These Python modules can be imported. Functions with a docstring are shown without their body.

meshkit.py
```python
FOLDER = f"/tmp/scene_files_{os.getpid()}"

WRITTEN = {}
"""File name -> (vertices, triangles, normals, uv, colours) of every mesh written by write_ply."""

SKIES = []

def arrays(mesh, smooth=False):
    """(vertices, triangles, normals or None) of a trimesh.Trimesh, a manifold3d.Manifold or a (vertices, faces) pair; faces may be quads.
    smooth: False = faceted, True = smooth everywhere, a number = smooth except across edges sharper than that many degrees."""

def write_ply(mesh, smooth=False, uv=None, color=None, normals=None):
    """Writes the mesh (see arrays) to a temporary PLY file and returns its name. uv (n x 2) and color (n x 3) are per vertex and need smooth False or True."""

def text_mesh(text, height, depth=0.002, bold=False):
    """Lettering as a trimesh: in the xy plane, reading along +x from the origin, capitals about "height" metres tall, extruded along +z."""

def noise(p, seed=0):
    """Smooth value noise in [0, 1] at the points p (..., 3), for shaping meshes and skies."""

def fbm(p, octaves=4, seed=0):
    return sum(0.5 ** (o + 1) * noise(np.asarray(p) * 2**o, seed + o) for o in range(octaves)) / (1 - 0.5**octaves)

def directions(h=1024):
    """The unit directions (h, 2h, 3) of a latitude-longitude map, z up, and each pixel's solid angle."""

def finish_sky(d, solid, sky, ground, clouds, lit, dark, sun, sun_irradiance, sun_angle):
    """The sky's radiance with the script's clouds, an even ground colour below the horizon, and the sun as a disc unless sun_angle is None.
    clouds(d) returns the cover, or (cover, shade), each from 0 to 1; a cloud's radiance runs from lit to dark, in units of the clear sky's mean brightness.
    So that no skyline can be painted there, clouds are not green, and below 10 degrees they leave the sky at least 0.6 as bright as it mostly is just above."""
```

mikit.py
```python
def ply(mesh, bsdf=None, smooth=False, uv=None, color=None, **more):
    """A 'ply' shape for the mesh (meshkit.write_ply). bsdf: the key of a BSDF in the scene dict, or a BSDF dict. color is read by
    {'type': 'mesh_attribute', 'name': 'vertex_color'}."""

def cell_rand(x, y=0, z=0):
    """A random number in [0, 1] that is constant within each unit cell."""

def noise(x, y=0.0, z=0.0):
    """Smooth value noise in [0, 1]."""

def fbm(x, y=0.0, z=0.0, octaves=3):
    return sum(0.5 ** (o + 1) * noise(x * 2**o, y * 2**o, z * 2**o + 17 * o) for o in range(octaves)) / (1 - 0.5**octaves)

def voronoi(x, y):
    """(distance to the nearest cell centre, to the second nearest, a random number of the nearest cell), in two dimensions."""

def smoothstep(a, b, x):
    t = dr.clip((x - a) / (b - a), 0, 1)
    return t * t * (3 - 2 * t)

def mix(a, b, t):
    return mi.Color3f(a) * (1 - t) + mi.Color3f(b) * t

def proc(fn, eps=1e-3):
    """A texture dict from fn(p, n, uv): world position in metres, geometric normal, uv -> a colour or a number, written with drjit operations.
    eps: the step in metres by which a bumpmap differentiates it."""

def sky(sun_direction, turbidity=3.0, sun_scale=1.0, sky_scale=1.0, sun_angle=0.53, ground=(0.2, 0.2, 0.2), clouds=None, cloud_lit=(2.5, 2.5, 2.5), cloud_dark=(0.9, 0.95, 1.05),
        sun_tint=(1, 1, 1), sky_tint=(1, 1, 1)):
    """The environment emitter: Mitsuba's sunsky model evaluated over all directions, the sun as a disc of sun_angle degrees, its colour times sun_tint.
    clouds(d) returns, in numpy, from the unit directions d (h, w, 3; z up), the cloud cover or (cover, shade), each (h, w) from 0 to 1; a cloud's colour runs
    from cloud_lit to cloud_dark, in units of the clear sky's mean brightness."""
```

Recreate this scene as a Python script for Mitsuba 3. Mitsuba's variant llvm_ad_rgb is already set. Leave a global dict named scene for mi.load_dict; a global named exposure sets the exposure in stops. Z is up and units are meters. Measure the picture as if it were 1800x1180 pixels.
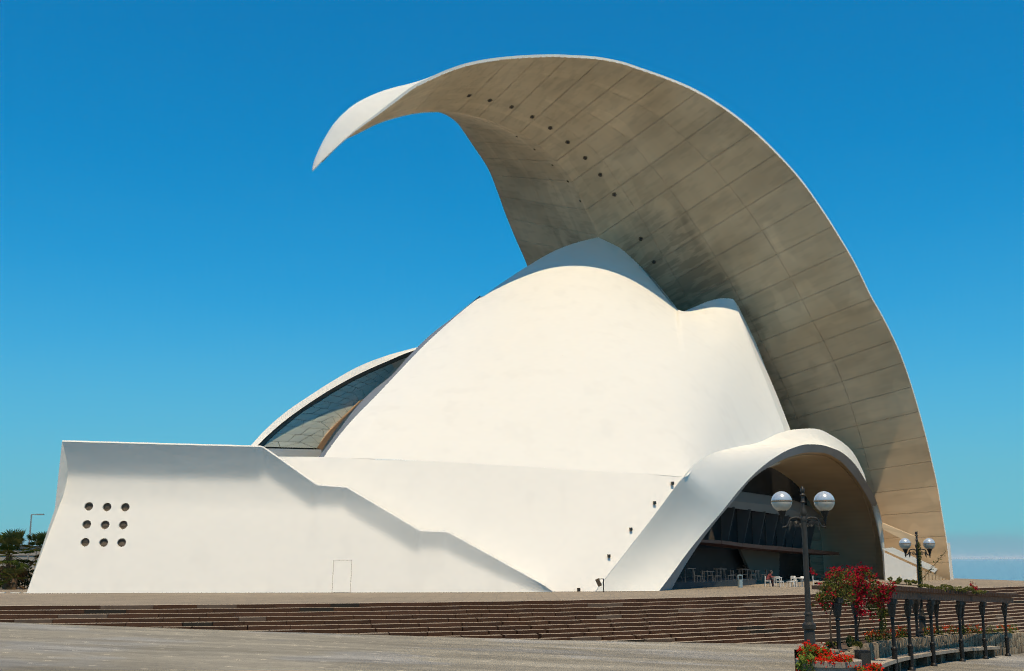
import math, numpy as np, trimesh, drjit as dr, mitsuba as mi, mikit, meshkit
from scipy.interpolate import PchipInterpolator as Pchip, CubicSpline
from shapely.geometry import Polygon, LineString
from mikit import noise, fbm, voronoi, cell_rand, smoothstep, mix, proc
T = mi.ScalarTransform4f
scene, labels = {}, {}
# ---------------------------------------------------------------- camera, sky, exposure
EYE = np.array([0, 0, 2.25]); PITCH = math.atan(392 / 2000)
scene['camera'] = {'type': 'perspective', 'fov_axis': 'x', 'fov': 2 * math.degrees(math.atan(900 / 2000)), 'near_clip': 0.5, 'far_clip': 60000.0,
    'to_world': T().look_at(origin=EYE.tolist(), target=[0, math.cos(PITCH), 2.25 + math.sin(PITCH)], up=[0, 0, 1])}
SUN_EL, SUN_AZ = math.radians(67), math.radians(6)          # azimuth: to the right of straight behind the camera
SUN = (math.sin(SUN_AZ) * math.cos(SUN_EL), -math.cos(SUN_AZ) * math.cos(SUN_EL), math.sin(SUN_EL))

def low_cloud(d):
    el = np.degrees(np.arcsin(np.clip(d[..., 2], -1, 1)))
    n = meshkit.fbm(d * np.array([9.0, 9.0, 60.0]), 4, 3); w = meshkit.fbm(d * np.array([5.0, 5.0, 14.0]), 4, 8) - 0.5
    bank = np.clip((1.35 + 1.1 * (n - 0.5) - el) / 0.4, 0, 1)
    haze = 0.80 * np.exp(-(np.maximum(el, 0) / 9.0) ** 2) + 0.10 * w * np.exp(-(np.maximum(el - 5, 0) / 16.0) ** 2)
    return np.clip(haze + bank * (1 - haze), 0, 1), bank * (0.85 + 0.5 * (n - 0.5))
scene['sky'] = mikit.sky(SUN, turbidity=2.2, sun_tint=(1.06, 0.985, 0.86), sky_tint=(0.05, 1.07, 1.40), clouds=low_cloud,
    cloud_lit=(0.80, 2.0, 2.15), cloud_dark=(0.72, 1.55, 2.0), ground=(0.25, 0.22, 0.18))
exposure = 1.35

# ---------------------------------------------------------------- helpers
def numbered(k):
    if k not in USED: USED[k] = 0; return k
    USED[k] += 1
    return f'{k}_{USED[k]:03d}'
USED = {}
def thing(name, label, cat, group=None):
    k = numbered(name); labels[k] = {'label': label, 'category': cat}
    if group: labels[k]['group'] = group
    return k
def add(name, mesh, mat, parent=None, smooth=False, label=None, cat=None, group=None, kind=None, **kw):
    k = numbered(parent + '__' + name if parent else name)
    scene[k] = mesh if isinstance(mesh, dict) else mikit.ply(mesh, mat, smooth=smooth, **kw)
    if label or kind:
        labels[k] = {}
        if label: labels[k]['label'] = label
        if cat: labels[k]['category'] = cat
        if group: labels[k]['group'] = group
        if kind: labels[k]['kind'] = kind
    return k
def cat(ms): return trimesh.util.concatenate(ms)
def grid(P, flip=False):
    P = np.asarray(P, float); n, m = P.shape[:2]
    i, j = np.meshgrid(np.arange(n - 1), np.arange(m - 1), indexing='ij')
    q = np.stack([i * m + j, (i + 1) * m + j, (i + 1) * m + j + 1, i * m + j + 1], -1).reshape(-1, 4)
    if flip: q = q[:, ::-1]
    return trimesh.Trimesh(P.reshape(-1, 3), np.vstack([q[:, [0, 1, 2]], q[:, [0, 2, 3]]]), process=False)
def box(c, s, rz=0.0, m=None):
    b = trimesh.creation.box(extents=s)
    if m is None: m = trimesh.transformations.rotation_matrix(rz, [0, 0, 1])
    m = m.copy(); m[:3, 3] = c
    return b.apply_transform(m)
def frame_box(c, ex, ey, ez, s):
    m = np.eye(4); m[:3, 0], m[:3, 1], m[:3, 2] = ex, ey, ez
    return box(c, s, m=m)
def tube(pts, r, n=8, cap=True):
    p = np.asarray(pts, float); r = np.broadcast_to(np.asarray(r, float), (len(p),))
    t = np.gradient(p, axis=0); t /= np.linalg.norm(t, axis=1, keepdims=True) + 1e-12
    ref = np.array([0, 0, 1.0]) if abs(t[:, 2]).mean() < 0.8 else np.array([1.0, 0, 0])
    a = np.cross(t, ref); a /= np.linalg.norm(a, axis=1, keepdims=True) + 1e-12
    b = np.cross(t, a); th = np.arange(n) * 2 * np.pi / n
    V = p[:, None] + r[:, None, None] * (np.cos(th)[None, :, None] * a[:, None] + np.sin(th)[None, :, None] * b[:, None])
    k = len(p); i, j = np.meshgrid(np.arange(k - 1), np.arange(n), indexing='ij')
    q = np.stack([i * n + j, i * n + (j + 1) % n, (i + 1) * n + (j + 1) % n, (i + 1) * n + j], -1).reshape(-1, 4)
    f = np.vstack([q[:, [0, 1, 2]], q[:, [0, 2, 3]]]); v = V.reshape(-1, 3)
    if cap:
        v = np.vstack([v, p[0], p[-1]]); c0 = k * n; jj = np.arange(n)
        f = np.vstack([f, np.stack([jj * 0 + c0, (jj + 1) % n, jj], 1), np.stack([jj * 0 + c0 + 1, (k - 1) * n + jj, (k - 1) * n + (jj + 1) % n], 1)])
    return trimesh.Trimesh(v, f, process=False)
def lathe(prof, n=16, at=(0, 0, 0)):
    pr = np.asarray(prof, float)
    m = tube(np.c_[pr[:, 0] * 0, pr[:, 0] * 0, pr[:, 1]], 1.0, n)
    th = np.arange(n) * 2 * np.pi / n
    V = np.stack([pr[:, :1] * np.cos(th), pr[:, :1] * np.sin(th), np.repeat(pr[:, 1:], n, 1)], -1).reshape(-1, 3)
    m.vertices = np.vstack([V, [0, 0, pr[0, 1]], [0, 0, pr[-1, 1]]]) + np.asarray(at)
    m.fix_normals() if False else None
    return m
def prism(poly, z0, z1):
    m = trimesh.creation.extrude_polygon(Polygon(poly), z1 - z0, engine='earcut'); m.apply_translation([0, 0, z0]); return m
def resample(c, n):
    c = np.asarray(c, float); s = np.r_[0, np.cumsum(np.linalg.norm(np.diff(c, axis=0), axis=1))]
    return Pchip(s, c)(np.linspace(0, s[-1], n))
def coons(bot, top, left, right, bulge=None):
    """bot, top: (m,3) left to right; left, right: (n,3) bottom to top -> (n,m,3)."""
    n, m = len(left), len(bot); u = np.linspace(0, 1, m)[None, :, None]; v = np.linspace(0, 1, n)[:, None, None]
    P = (1 - v) * bot[None] + v * top[None] + (1 - u) * left[:, None] + u * right[:, None]
    P = P - ((1 - u) * (1 - v) * bot[0] + u * (1 - v) * bot[-1] + (1 - u) * v * top[0] + u * v * top[-1])
    if bulge is not None: P = P + bulge(u, v)
    return P
rng = np.random.default_rng(7)
G = {"wing_N":[[13.3,27.4,-0.61],[13.4,27.4,0.29],[12.79,26.84,5.02],[12.79,26.42,9.05],[13.4,26.0,13.8],[14.66,25.63,18.94],[16.59,25.3,23.97],[19.29,25.04,27.99],[21.22,24.88,30.21],[23.27,24.6,33.31],[25.5,24.09,36.39],[27.48,23.41,39.25],[29.67,22.6,42.09],[32.46,21.57,44.85],[35.06,20.4,47.23],[37.91,18.76,49.56],[40.93,16.9,51.46],[45.83,14.25,53.1],[47.5,13.3,53.58],[50.11,11.65,53.93],[52.92,10.2,53.78],[56.1,9.24,53.13],[59.35,8.47,52.21],[61.48,7.99,51.47],[63.55,7.48,50.59],[65.51,6.89,49.52],[67.37,6.25,48.28],[68.64,5.8,47.37],[70.01,5.18,45.99],[71.65,4.35,44.34],[73.91,2.85,42.05],[75.17,1.5,40.39],[76.19,-0.0,38.71]],"wing_K":[[14.3,0.0,0.0],[17.8,0.0,11.0],[23.2,0.0,20.0],[29.2,0.0,28.0],[34.4,0.0,34.6],[37.65,-0.0,39.18],[40.08,-0.0,42.45],[42.13,-0.0,45.34],[44.25,-0.0,46.93],[46.95,-0.0,48.28],[49.25,-0.0,49.01],[52.09,-0.0,49.31],[54.84,-0.0,49.54],[57.76,-0.0,49.44],[60.58,-0.0,48.87],[62.11,-0.0,48.47],[64.08,-0.0,47.83],[66.48,-0.0,46.76],[68.81,-0.0,45.51],[71.06,-0.0,43.92],[73.04,-0.0,42.51],[74.9,0.0,40.18],[76.19,-0.0,38.71]],"wing_R":[[64.63,-0.0,50.41],[66.56,-0.0,50.0],[67.99,-0.0,49.54],[69.35,-0.0,48.67],[70.94,-0.0,47.32],[72.67,-0.0,45.3],[74.16,-0.0,43.15],[75.18,-0.0,41.2],[75.87,-0.0,39.65],[76.19,-0.0,38.71]],"B":[39.2,153.2,0.0],"wallP0":[-32.14,77.05,0.0],"wallE":[1.0,0.08,0.0],"wallL":34.37,"plinth_top":[[-19.24,83.78,9.68],[-17.59,83.9,9.61],[-13.89,84.18,9.61],[-12.01,84.32,9.52],[-5.92,84.79,9.35],[-1.7,85.11,9.12],[2.13,85.4,8.93],[5.97,85.69,8.7],[9.41,85.95,8.53],[12.99,86.22,8.31]],"plinth_bot":[[-17.99,80.16,-0.09],[-3.95,80.92,-0.04],[2.45,81.01,0.0],[5.55,81.24,0.01]],"E3":[[-12.01,84.32,9.52],[-10.96,89.83,12.96],[-10.01,95.85,16.11],[-7.96,105.79,21.78],[-5.7,111.6,25.46],[-3.01,117.38,29.49]],"E":[[-13.89,84.18,9.61],[-13.34,87.51,11.52],[-12.66,90.69,13.27],[-11.65,95.12,15.52],[-10.48,100.03,18.14],[-8.34,107.56,22.49],[-6.1,113.62,26.18],[-3.32,117.52,29.52]],"E0":[[-14.72,86.75,9.83],[-13.85,90.74,12.29],[-13.16,94.12,14.38],[-12.24,98.02,16.47],[-11.04,102.94,18.71],[-10.07,106.64,20.89],[-9.21,110.22,22.79],[-7.84,113.07,24.85],[-6.37,114.96,26.46],[-3.43,117.42,29.56]],"topM":[[-3.01,117.38,29.49],[1.57,121.62,33.79],[5.43,124.85,36.79],[8.94,127.8,38.7],[10.87,129.42,39.48],[12.58,130.46,39.67],[14.09,129.77,37.6],[15.73,128.28,34.87],[17.28,126.97,32.32],[18.98,125.78,29.46]],"crease":[[18.98,125.78,29.46],[16.01,120.68,26.85],[11.42,112.26,23.09],[7.74,105.26,20.16],[2.86,94.64,15.45],[0.0,87.67,11.82],[-1.7,85.11,9.12]],"topS":[[18.98,125.78,29.46],[20.5,125.1,30.03],[22.22,124.59,30.64],[23.61,124.45,30.9],[24.75,124.1,30.72]],"rightS":[[24.75,124.1,30.72],[25.22,121.1,27.06],[25.58,117.23,22.74],[25.95,113.62,18.91],[26.56,110.41,14.36]],"archO":[10.4,82.42,0.0],"archD":[0.5758,0.8176,0.0],"arch_out":[[10.4,82.42,0.0],[11.46,83.92,1.04],[13.09,86.24,2.71],[14.82,88.7,4.31],[16.63,91.27,5.88],[18.57,94.03,7.7],[20.66,97.0,9.4],[22.88,100.15,10.83],[25.52,103.9,12.11],[27.98,107.39,12.84],[30.26,110.62,13.05],[32.68,114.07,12.88],[35.19,117.63,11.98],[37.38,120.74,10.14],[39.25,123.39,7.95],[39.96,124.4,5.83],[40.12,124.63,3.33],[40.19,124.72,0.0]],"arch_in":[[11.63,85.38,-0.08],[12.84,87.11,1.5],[14.59,89.59,3.48],[16.44,92.22,5.29],[18.41,95.01,7.03],[20.49,97.96,8.89],[22.95,101.47,10.29],[25.93,105.69,11.57],[28.42,109.24,12.24],[31.1,113.04,12.5],[33.33,116.2,12.09],[35.5,119.28,10.93],[37.42,122.01,9.38],[39.16,124.48,7.39],[40.06,125.75,5.41],[40.44,126.29,3.29],[40.45,126.31,-0.04]],"vault_front":[[11.69,88.08,-0.11],[12.83,89.69,1.47],[14.55,92.14,3.52],[16.37,94.73,5.37],[18.44,97.66,7.16],[20.58,100.7,9.08],[23.21,104.43,10.47],[26.36,108.91,11.74],[29.22,112.97,12.44],[31.98,116.89,12.67],[34.26,120.13,12.18],[36.99,124.01,10.66],[38.18,125.69,9.66],[39.01,126.87,8.67],[40.0,128.28,6.41],[40.55,129.05,3.93],[40.36,128.79,-0.11]],"vault_back":[[12.29,100.74,-0.4],[14.21,103.47,2.1],[16.61,106.87,5.2],[19.16,110.49,7.73],[22.28,114.92,9.87],[24.77,118.46,11.1],[27.57,122.44,11.86],[30.1,126.02,11.23],[31.96,128.67,10.4],[33.84,131.35,8.89],[35.07,133.08,7.35],[35.92,134.3,4.98],[36.2,134.69,-0.59]],"arch_back":[[5.55,81.24,0.01],[7.26,82.3,1.74],[9.09,83.53,3.74],[11.0,84.82,5.96],[12.5,85.85,7.78],[12.99,86.22,8.31],[14.16,88.81,9.37],[15.96,92.41,10.49],[18.79,97.63,11.54],[22.3,103.66,12.58],[26.56,110.41,14.36],[28.92,113.76,14.96],[31.9,117.81,15.35],[34.43,121.06,14.86],[36.88,123.84,13.79],[38.66,125.33,11.18]],"rim_out":[[-20.43,87.03,10.23],[-20.17,87.71,10.77],[-19.43,89.6,12.28],[-18.39,92.1,13.98],[-17.11,95.02,15.67],[-15.6,98.26,17.51],[-13.77,101.98,19.45],[-11.77,105.84,21.08],[-9.79,109.47,22.4],[-8.77,111.29,23.03]],"rim_in":[[-19.88,87.47,10.4],[-19.7,87.94,10.79],[-18.6,90.65,12.72],[-17.11,94.12,14.81],[-15.48,97.64,16.77],[-13.65,101.38,18.67],[-11.69,105.19,20.42],[-9.68,108.89,22.07],[-8.57,110.89,22.78]],"soffit":[[-19.99,89.33,10.57],[-19.8,89.81,10.98],[-18.14,93.78,13.62],[-16.56,97.26,15.62],[-14.79,100.95,17.57],[-12.89,104.71,19.37],[-10.34,109.47,21.5],[-8.59,112.6,22.92]],"glassq":[[-19.44,88.99,10.7],[-16.36,95.99,11.26]],"glass_right":[[-16.46,95.76,11.27],[-16.09,96.58,11.87],[-15.21,98.47,13.5],[-14.48,100.0,14.88],[-13.67,101.64,16.17],[-12.79,103.4,17.46],[-11.3,106.26,19.51],[-10.13,108.43,21.37]],"base_strip":[[-19.88,87.71,9.94],[-16.11,96.35,10.6],[-16.13,96.33,11.3],[-19.64,88.32,10.64]],"lip":[[1.1,10.2],[8.49,10.05],[14.74,9.93],[16.64,8.63],[18.58,7.29],[20.64,7.14],[23.23,5.63],[25.78,4.12],[27.75,4.03],[31.07,2.21],[34.35,0.42]],"wall_lights":[[11.99,85.74,7.77],[10.51,84.89,6.29],[8.61,83.74,4.34],[6.89,82.6,2.43],[2.25,80.98,0.16],[4.63,81.15,0.13]],"flood":[[6.26,79.64,0.0]],"near_lights":[[0.806,0.671],[0.776,0.722],[0.746,0.747],[0.716,0.785],[0.689,0.81],[0.662,0.823],[0.635,0.823],[0.612,0.81],[0.589,0.797],[0.535,0.797],[0.505,0.797]],"far_lights":[[0.699,0.848],[0.672,0.873],[0.645,0.911],[0.622,0.949],[0.602,1.0]],"archA":[10.4,82.42,0.0],"beam_top":[[32.0,9.18],[35.39,8.92],[41.97,8.84],[48.33,8.68],[53.4,8.12],[57.84,7.42]],"beam_mid":[[28.41,7.88],[30.88,7.79],[39.46,7.73],[45.65,7.44],[50.62,7.05],[55.39,6.74]],"beam_bot":[[28.36,7.18],[30.03,7.13],[40.08,6.91],[46.31,6.68],[51.32,6.38],[56.49,6.13]],"fin_top":[[26.85,7.18],[31.22,7.12],[35.02,7.03],[38.75,6.92],[42.2,6.8],[45.1,6.7],[47.62,6.62],[49.62,6.52],[51.33,6.41],[53.07,6.33]],"fin_bot":[[26.61,4.04],[30.94,3.93],[34.71,3.84],[38.41,3.77],[41.85,3.69],[44.73,3.62],[47.23,3.56],[49.22,3.48],[50.92,3.43],[52.66,3.38]],"canopy":[[18.53,3.88],[23.52,3.87],[28.13,3.67],[32.95,3.53],[36.95,3.45],[40.56,3.34],[46.84,3.18],[54.59,2.94]],"canopy_b":[[18.51,3.66],[23.5,3.57],[28.1,3.33],[32.92,3.17],[36.91,3.06],[40.52,2.97],[46.78,2.79],[54.54,2.63]],"dim_wall":[[34.18,3.36],[44.42,3.09],[44.01,-0.42],[38.02,-0.42]],"glass_rows":[[[-19.47,88.93,10.82],[-16.44,95.82,11.36]],[[-19.25,89.65,11.35],[-16.28,96.33,11.83]],[[-18.85,90.78,12.09],[-15.99,97.13,12.49]],[[-18.41,92.0,12.81],[-15.63,98.05,13.19]],[[-18.01,93.09,13.48],[-15.3,98.91,13.83]],[[-17.57,94.27,14.16],[-14.96,99.77,14.42]],[[-17.0,95.68,14.88],[-14.57,100.72,15.05]],[[-16.45,97.03,15.56],[-14.22,101.6,15.66]],[[-15.91,98.33,16.25],[-13.85,102.48,16.26]],[[-15.36,99.65,16.91],[-13.43,103.46,16.81]],[[-14.82,100.9,17.54],[-13.05,104.36,17.32]],[[-14.22,102.25,18.18],[-12.7,105.19,17.91]],[[-13.6,103.61,18.79],[-12.38,105.94,18.42]],[[-12.97,105.0,19.4],[-12.06,106.7,18.98]],[[-12.31,106.4,20.0],[-11.73,107.46,19.64]],[[-11.63,107.82,20.61],[-11.35,108.32,20.26]]],"frame_a":[[-16.45,95.95,11.38],[-15.98,96.99,12.5],[-15.24,98.58,13.81],[-14.5,100.12,14.97],[-13.73,101.68,16.18]],"frame_b":[[-16.16,96.56,11.25],[-15.72,97.53,12.36],[-15.09,98.89,13.74],[-14.53,100.04,14.74],[-13.53,102.08,16.33]]}
G = {k: np.array(v, float) for k, v in G.items()}

# ---------------------------------------------------------------- materials
def mat(name, **kw): scene[name] = {'type': 'twosided', 'bsdf': {'type': 'principled', **kw}}; return name
def rgb(*c): return {'type': 'rgb', 'value': list(c)}
def bumped(name, h, scale=1.0, **kw):
    scene[name] = {'type': 'twosided', 'bsdf': {'type': 'bumpmap', 'arbitrary': proc(h, eps=0.01), 'scale': scale, 'bsdf': {'type': 'principled', **kw}}}
    return name
def white_fn(tint):
    def f(p, n, uv):
        a = fbm(p.x * 0.09, p.y * 0.09, p.z * 0.16, 3); b = noise(p.x * 2.3 + 40, p.y * 2.3, p.z * 2.3)
        streak = fbm(p.x * 0.8, p.y * 0.8, p.z * 0.07, 3)
        k = 0.975 + 0.03 * a + 0.02 * b - 0.03 * smoothstep(0.55, 0.8, streak)
        return mi.Color3f(*tint) * k
    return f
mat('white_tile', base_color=proc(white_fn((0.70, 0.70, 0.64))), roughness=0.42, specular=0.4)
mat('white_render', base_color=proc(white_fn((0.755, 0.745, 0.685))), roughness=0.6, specular=0.3)
def lip_bump(p, n, uv): return 0.014 * fbm(p.x * 0.9, p.y * 0.9, p.z * 1.6, 3) + 0.004 * noise(p.x * 9, p.y * 9, p.z * 9)
def concrete_fn(tone):
    """Board-marked concrete of the sail: uv.x runs from foot to tip and uv.y from rim to keel, in metres."""
    def f(p, n, uv):
        a = fbm(p.x * 0.16, p.y * 0.16, p.z * 0.16, 4)
        board = noise(uv.x * 0.3, uv.y * 2.2, tone * 50)
        streak = fbm(uv.x * 0.55 + 9, uv.y * 0.11, 1.0, 4)
        fine = fbm(uv.x * 2.2, uv.y * 0.5, 4.0, 3)
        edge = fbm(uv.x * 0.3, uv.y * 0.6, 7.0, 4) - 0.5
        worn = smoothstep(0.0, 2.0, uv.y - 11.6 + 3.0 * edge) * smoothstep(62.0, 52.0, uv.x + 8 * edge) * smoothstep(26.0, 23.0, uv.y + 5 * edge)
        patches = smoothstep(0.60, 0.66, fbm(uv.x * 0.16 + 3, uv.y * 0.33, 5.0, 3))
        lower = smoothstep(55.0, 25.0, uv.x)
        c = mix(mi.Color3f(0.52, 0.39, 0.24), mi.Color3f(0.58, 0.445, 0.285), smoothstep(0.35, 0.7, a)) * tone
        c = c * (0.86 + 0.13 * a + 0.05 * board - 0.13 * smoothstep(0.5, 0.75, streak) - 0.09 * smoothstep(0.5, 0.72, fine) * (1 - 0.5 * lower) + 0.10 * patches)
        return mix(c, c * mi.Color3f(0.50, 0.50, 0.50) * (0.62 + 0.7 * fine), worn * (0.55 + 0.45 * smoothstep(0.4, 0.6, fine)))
    return f
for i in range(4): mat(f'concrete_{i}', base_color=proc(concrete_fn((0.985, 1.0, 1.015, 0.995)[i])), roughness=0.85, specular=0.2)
mat('concrete_joint', base_color=rgb(0.38, 0.295, 0.19), roughness=0.9)
def vault_fn(p, n, uv):
    a = fbm(p.x * 0.3, p.y * 0.3, p.z * 0.5, 4); b = noise(p.x * 0.3, p.y * 0.3, p.z * 5.0)
    return mi.Color3f(0.52, 0.395, 0.24) * (0.8 + 0.3 * a + 0.1 * b)
mat('vault_concrete', base_color=proc(vault_fn), roughness=0.8, specular=0.2)
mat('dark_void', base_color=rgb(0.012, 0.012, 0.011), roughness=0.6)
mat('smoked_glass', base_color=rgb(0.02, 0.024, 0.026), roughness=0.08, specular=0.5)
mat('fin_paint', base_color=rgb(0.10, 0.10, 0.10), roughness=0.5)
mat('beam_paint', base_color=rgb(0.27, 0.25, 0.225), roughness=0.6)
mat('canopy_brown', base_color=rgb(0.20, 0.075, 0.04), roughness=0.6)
mat('reflection_brown', base_color=rgb(0.14, 0.12, 0.09), roughness=0.8)
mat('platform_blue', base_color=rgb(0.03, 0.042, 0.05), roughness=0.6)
def pane_fn(off):
    def f(p, n, uv):
        a = fbm(p.x * 0.5 + off, p.y * 0.5, p.z * 0.7, 3)
        return mix(mi.Color3f(0.46, 0.50, 0.42), mi.Color3f(0.62, 0.65, 0.54), a)
    return f
for i in range(3): mat(f'pane_{i}', base_color=proc(pane_fn(5.1 * i)), roughness=0.45, specular=0.3)
mat('pane_frame', base_color=rgb(0.10, 0.105, 0.085), roughness=0.5)
mat('shaded_strip_grey', base_color=rgb(0.15, 0.17, 0.19), roughness=0.5)  # shade along the dome's front strip is put into this blue-grey
mat('arch_face', base_color=proc(lambda p, n, uv: mi.Color3f(0.30, 0.29, 0.28) * (0.85 + 0.3 * fbm(p.x * 0.6, p.y * 0.6, p.z * 0.6, 3))), roughness=0.8)  # mid-grey carries the shade of the arch face in its colour
mat('shaded_furniture', base_color=rgb(0.07, 0.072, 0.072), roughness=0.5)  # dark copy for terrace furniture, with the arch's shade painted in
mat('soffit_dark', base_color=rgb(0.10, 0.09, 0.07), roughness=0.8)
mat('brown_wood', base_color=rgb(0.36, 0.22, 0.12), roughness=0.6)
mat('iron', base_color=proc(lambda p, n, uv: mi.Color3f(0.009, 0.009, 0.008) * (0.7 + 0.7 * noise(p.x * 20, p.y * 20, p.z * 9))), roughness=0.5, specular=0.4)
mat('iron_worn', base_color=proc(lambda p, n, uv: mix(mi.Color3f(0.014, 0.014, 0.012), mi.Color3f(0.048, 0.043, 0.034), fbm(p.x * 9, p.y * 9, p.z * 5, 3))), roughness=0.5, specular=0.4)
mat('lamp_metal', base_color=rgb(0.33, 0.33, 0.31), roughness=0.45, metallic=0.4)
mat('fixture_brown', base_color=rgb(0.09, 0.06, 0.03), roughness=0.5)
mat('globe_top', base_color=rgb(0.50, 0.56, 0.60), roughness=0.22, specular=0.9, metallic=0.35, clearcoat=0.8)
mat('globe_low', base_color=rgb(0.50, 0.46, 0.38), roughness=0.2, specular=0.8)
mat('copper_ring', base_color=rgb(0.32, 0.19, 0.09), roughness=0.4, metallic=0.5)
mat('white_plastic', base_color=rgb(0.78, 0.76, 0.70), roughness=0.4)
mat('steel_bin', base_color=rgb(0.42, 0.50, 0.50), roughness=0.35, metallic=0.5)
mat('vent_slat', base_color=rgb(0.16, 0.13, 0.10), roughness=0.6)
mat('black', base_color=rgb(0.012, 0.012, 0.012), roughness=0.6)
mat('navy', base_color=rgb(0.02, 0.02, 0.09), roughness=0.5)
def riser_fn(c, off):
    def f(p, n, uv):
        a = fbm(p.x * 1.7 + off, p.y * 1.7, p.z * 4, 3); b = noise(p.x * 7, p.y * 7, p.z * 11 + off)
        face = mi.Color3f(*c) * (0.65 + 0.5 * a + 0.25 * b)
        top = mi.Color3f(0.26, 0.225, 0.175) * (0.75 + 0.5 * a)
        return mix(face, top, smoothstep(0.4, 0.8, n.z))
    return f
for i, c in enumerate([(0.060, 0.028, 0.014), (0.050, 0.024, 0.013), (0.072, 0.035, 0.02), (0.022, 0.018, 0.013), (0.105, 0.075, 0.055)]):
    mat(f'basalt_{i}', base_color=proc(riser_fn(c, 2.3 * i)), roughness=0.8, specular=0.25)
def plaza_fn(p, n, uv):
    a = fbm(p.x * 0.12, p.y * 0.12, 0.0, 4); q = fbm(p.x * 0.8 + 5, p.y * 0.8, 0.0, 3)
    jx, jy = dr.abs(p.x / 0.9 - dr.floor(p.x / 0.9) - 0.5), dr.abs(p.y / 0.9 - dr.floor(p.y / 0.9) - 0.5)
    joint = dr.maximum(smoothstep(0.47, 0.495, jx), smoothstep(0.47, 0.495, jy))
    r = cell_rand(dr.floor(p.x / 0.9 + 0.0), dr.floor(p.y / 0.9 + 0.0), 3)
    return mi.Color3f(0.162, 0.14, 0.108) * (0.75 + 0.3 * a + 0.15 * q + 0.12 * r) * (1 - 0.25 * joint)
mat('plaza_paving', base_color=proc(plaza_fn), roughness=0.85, specular=0.2)
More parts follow.
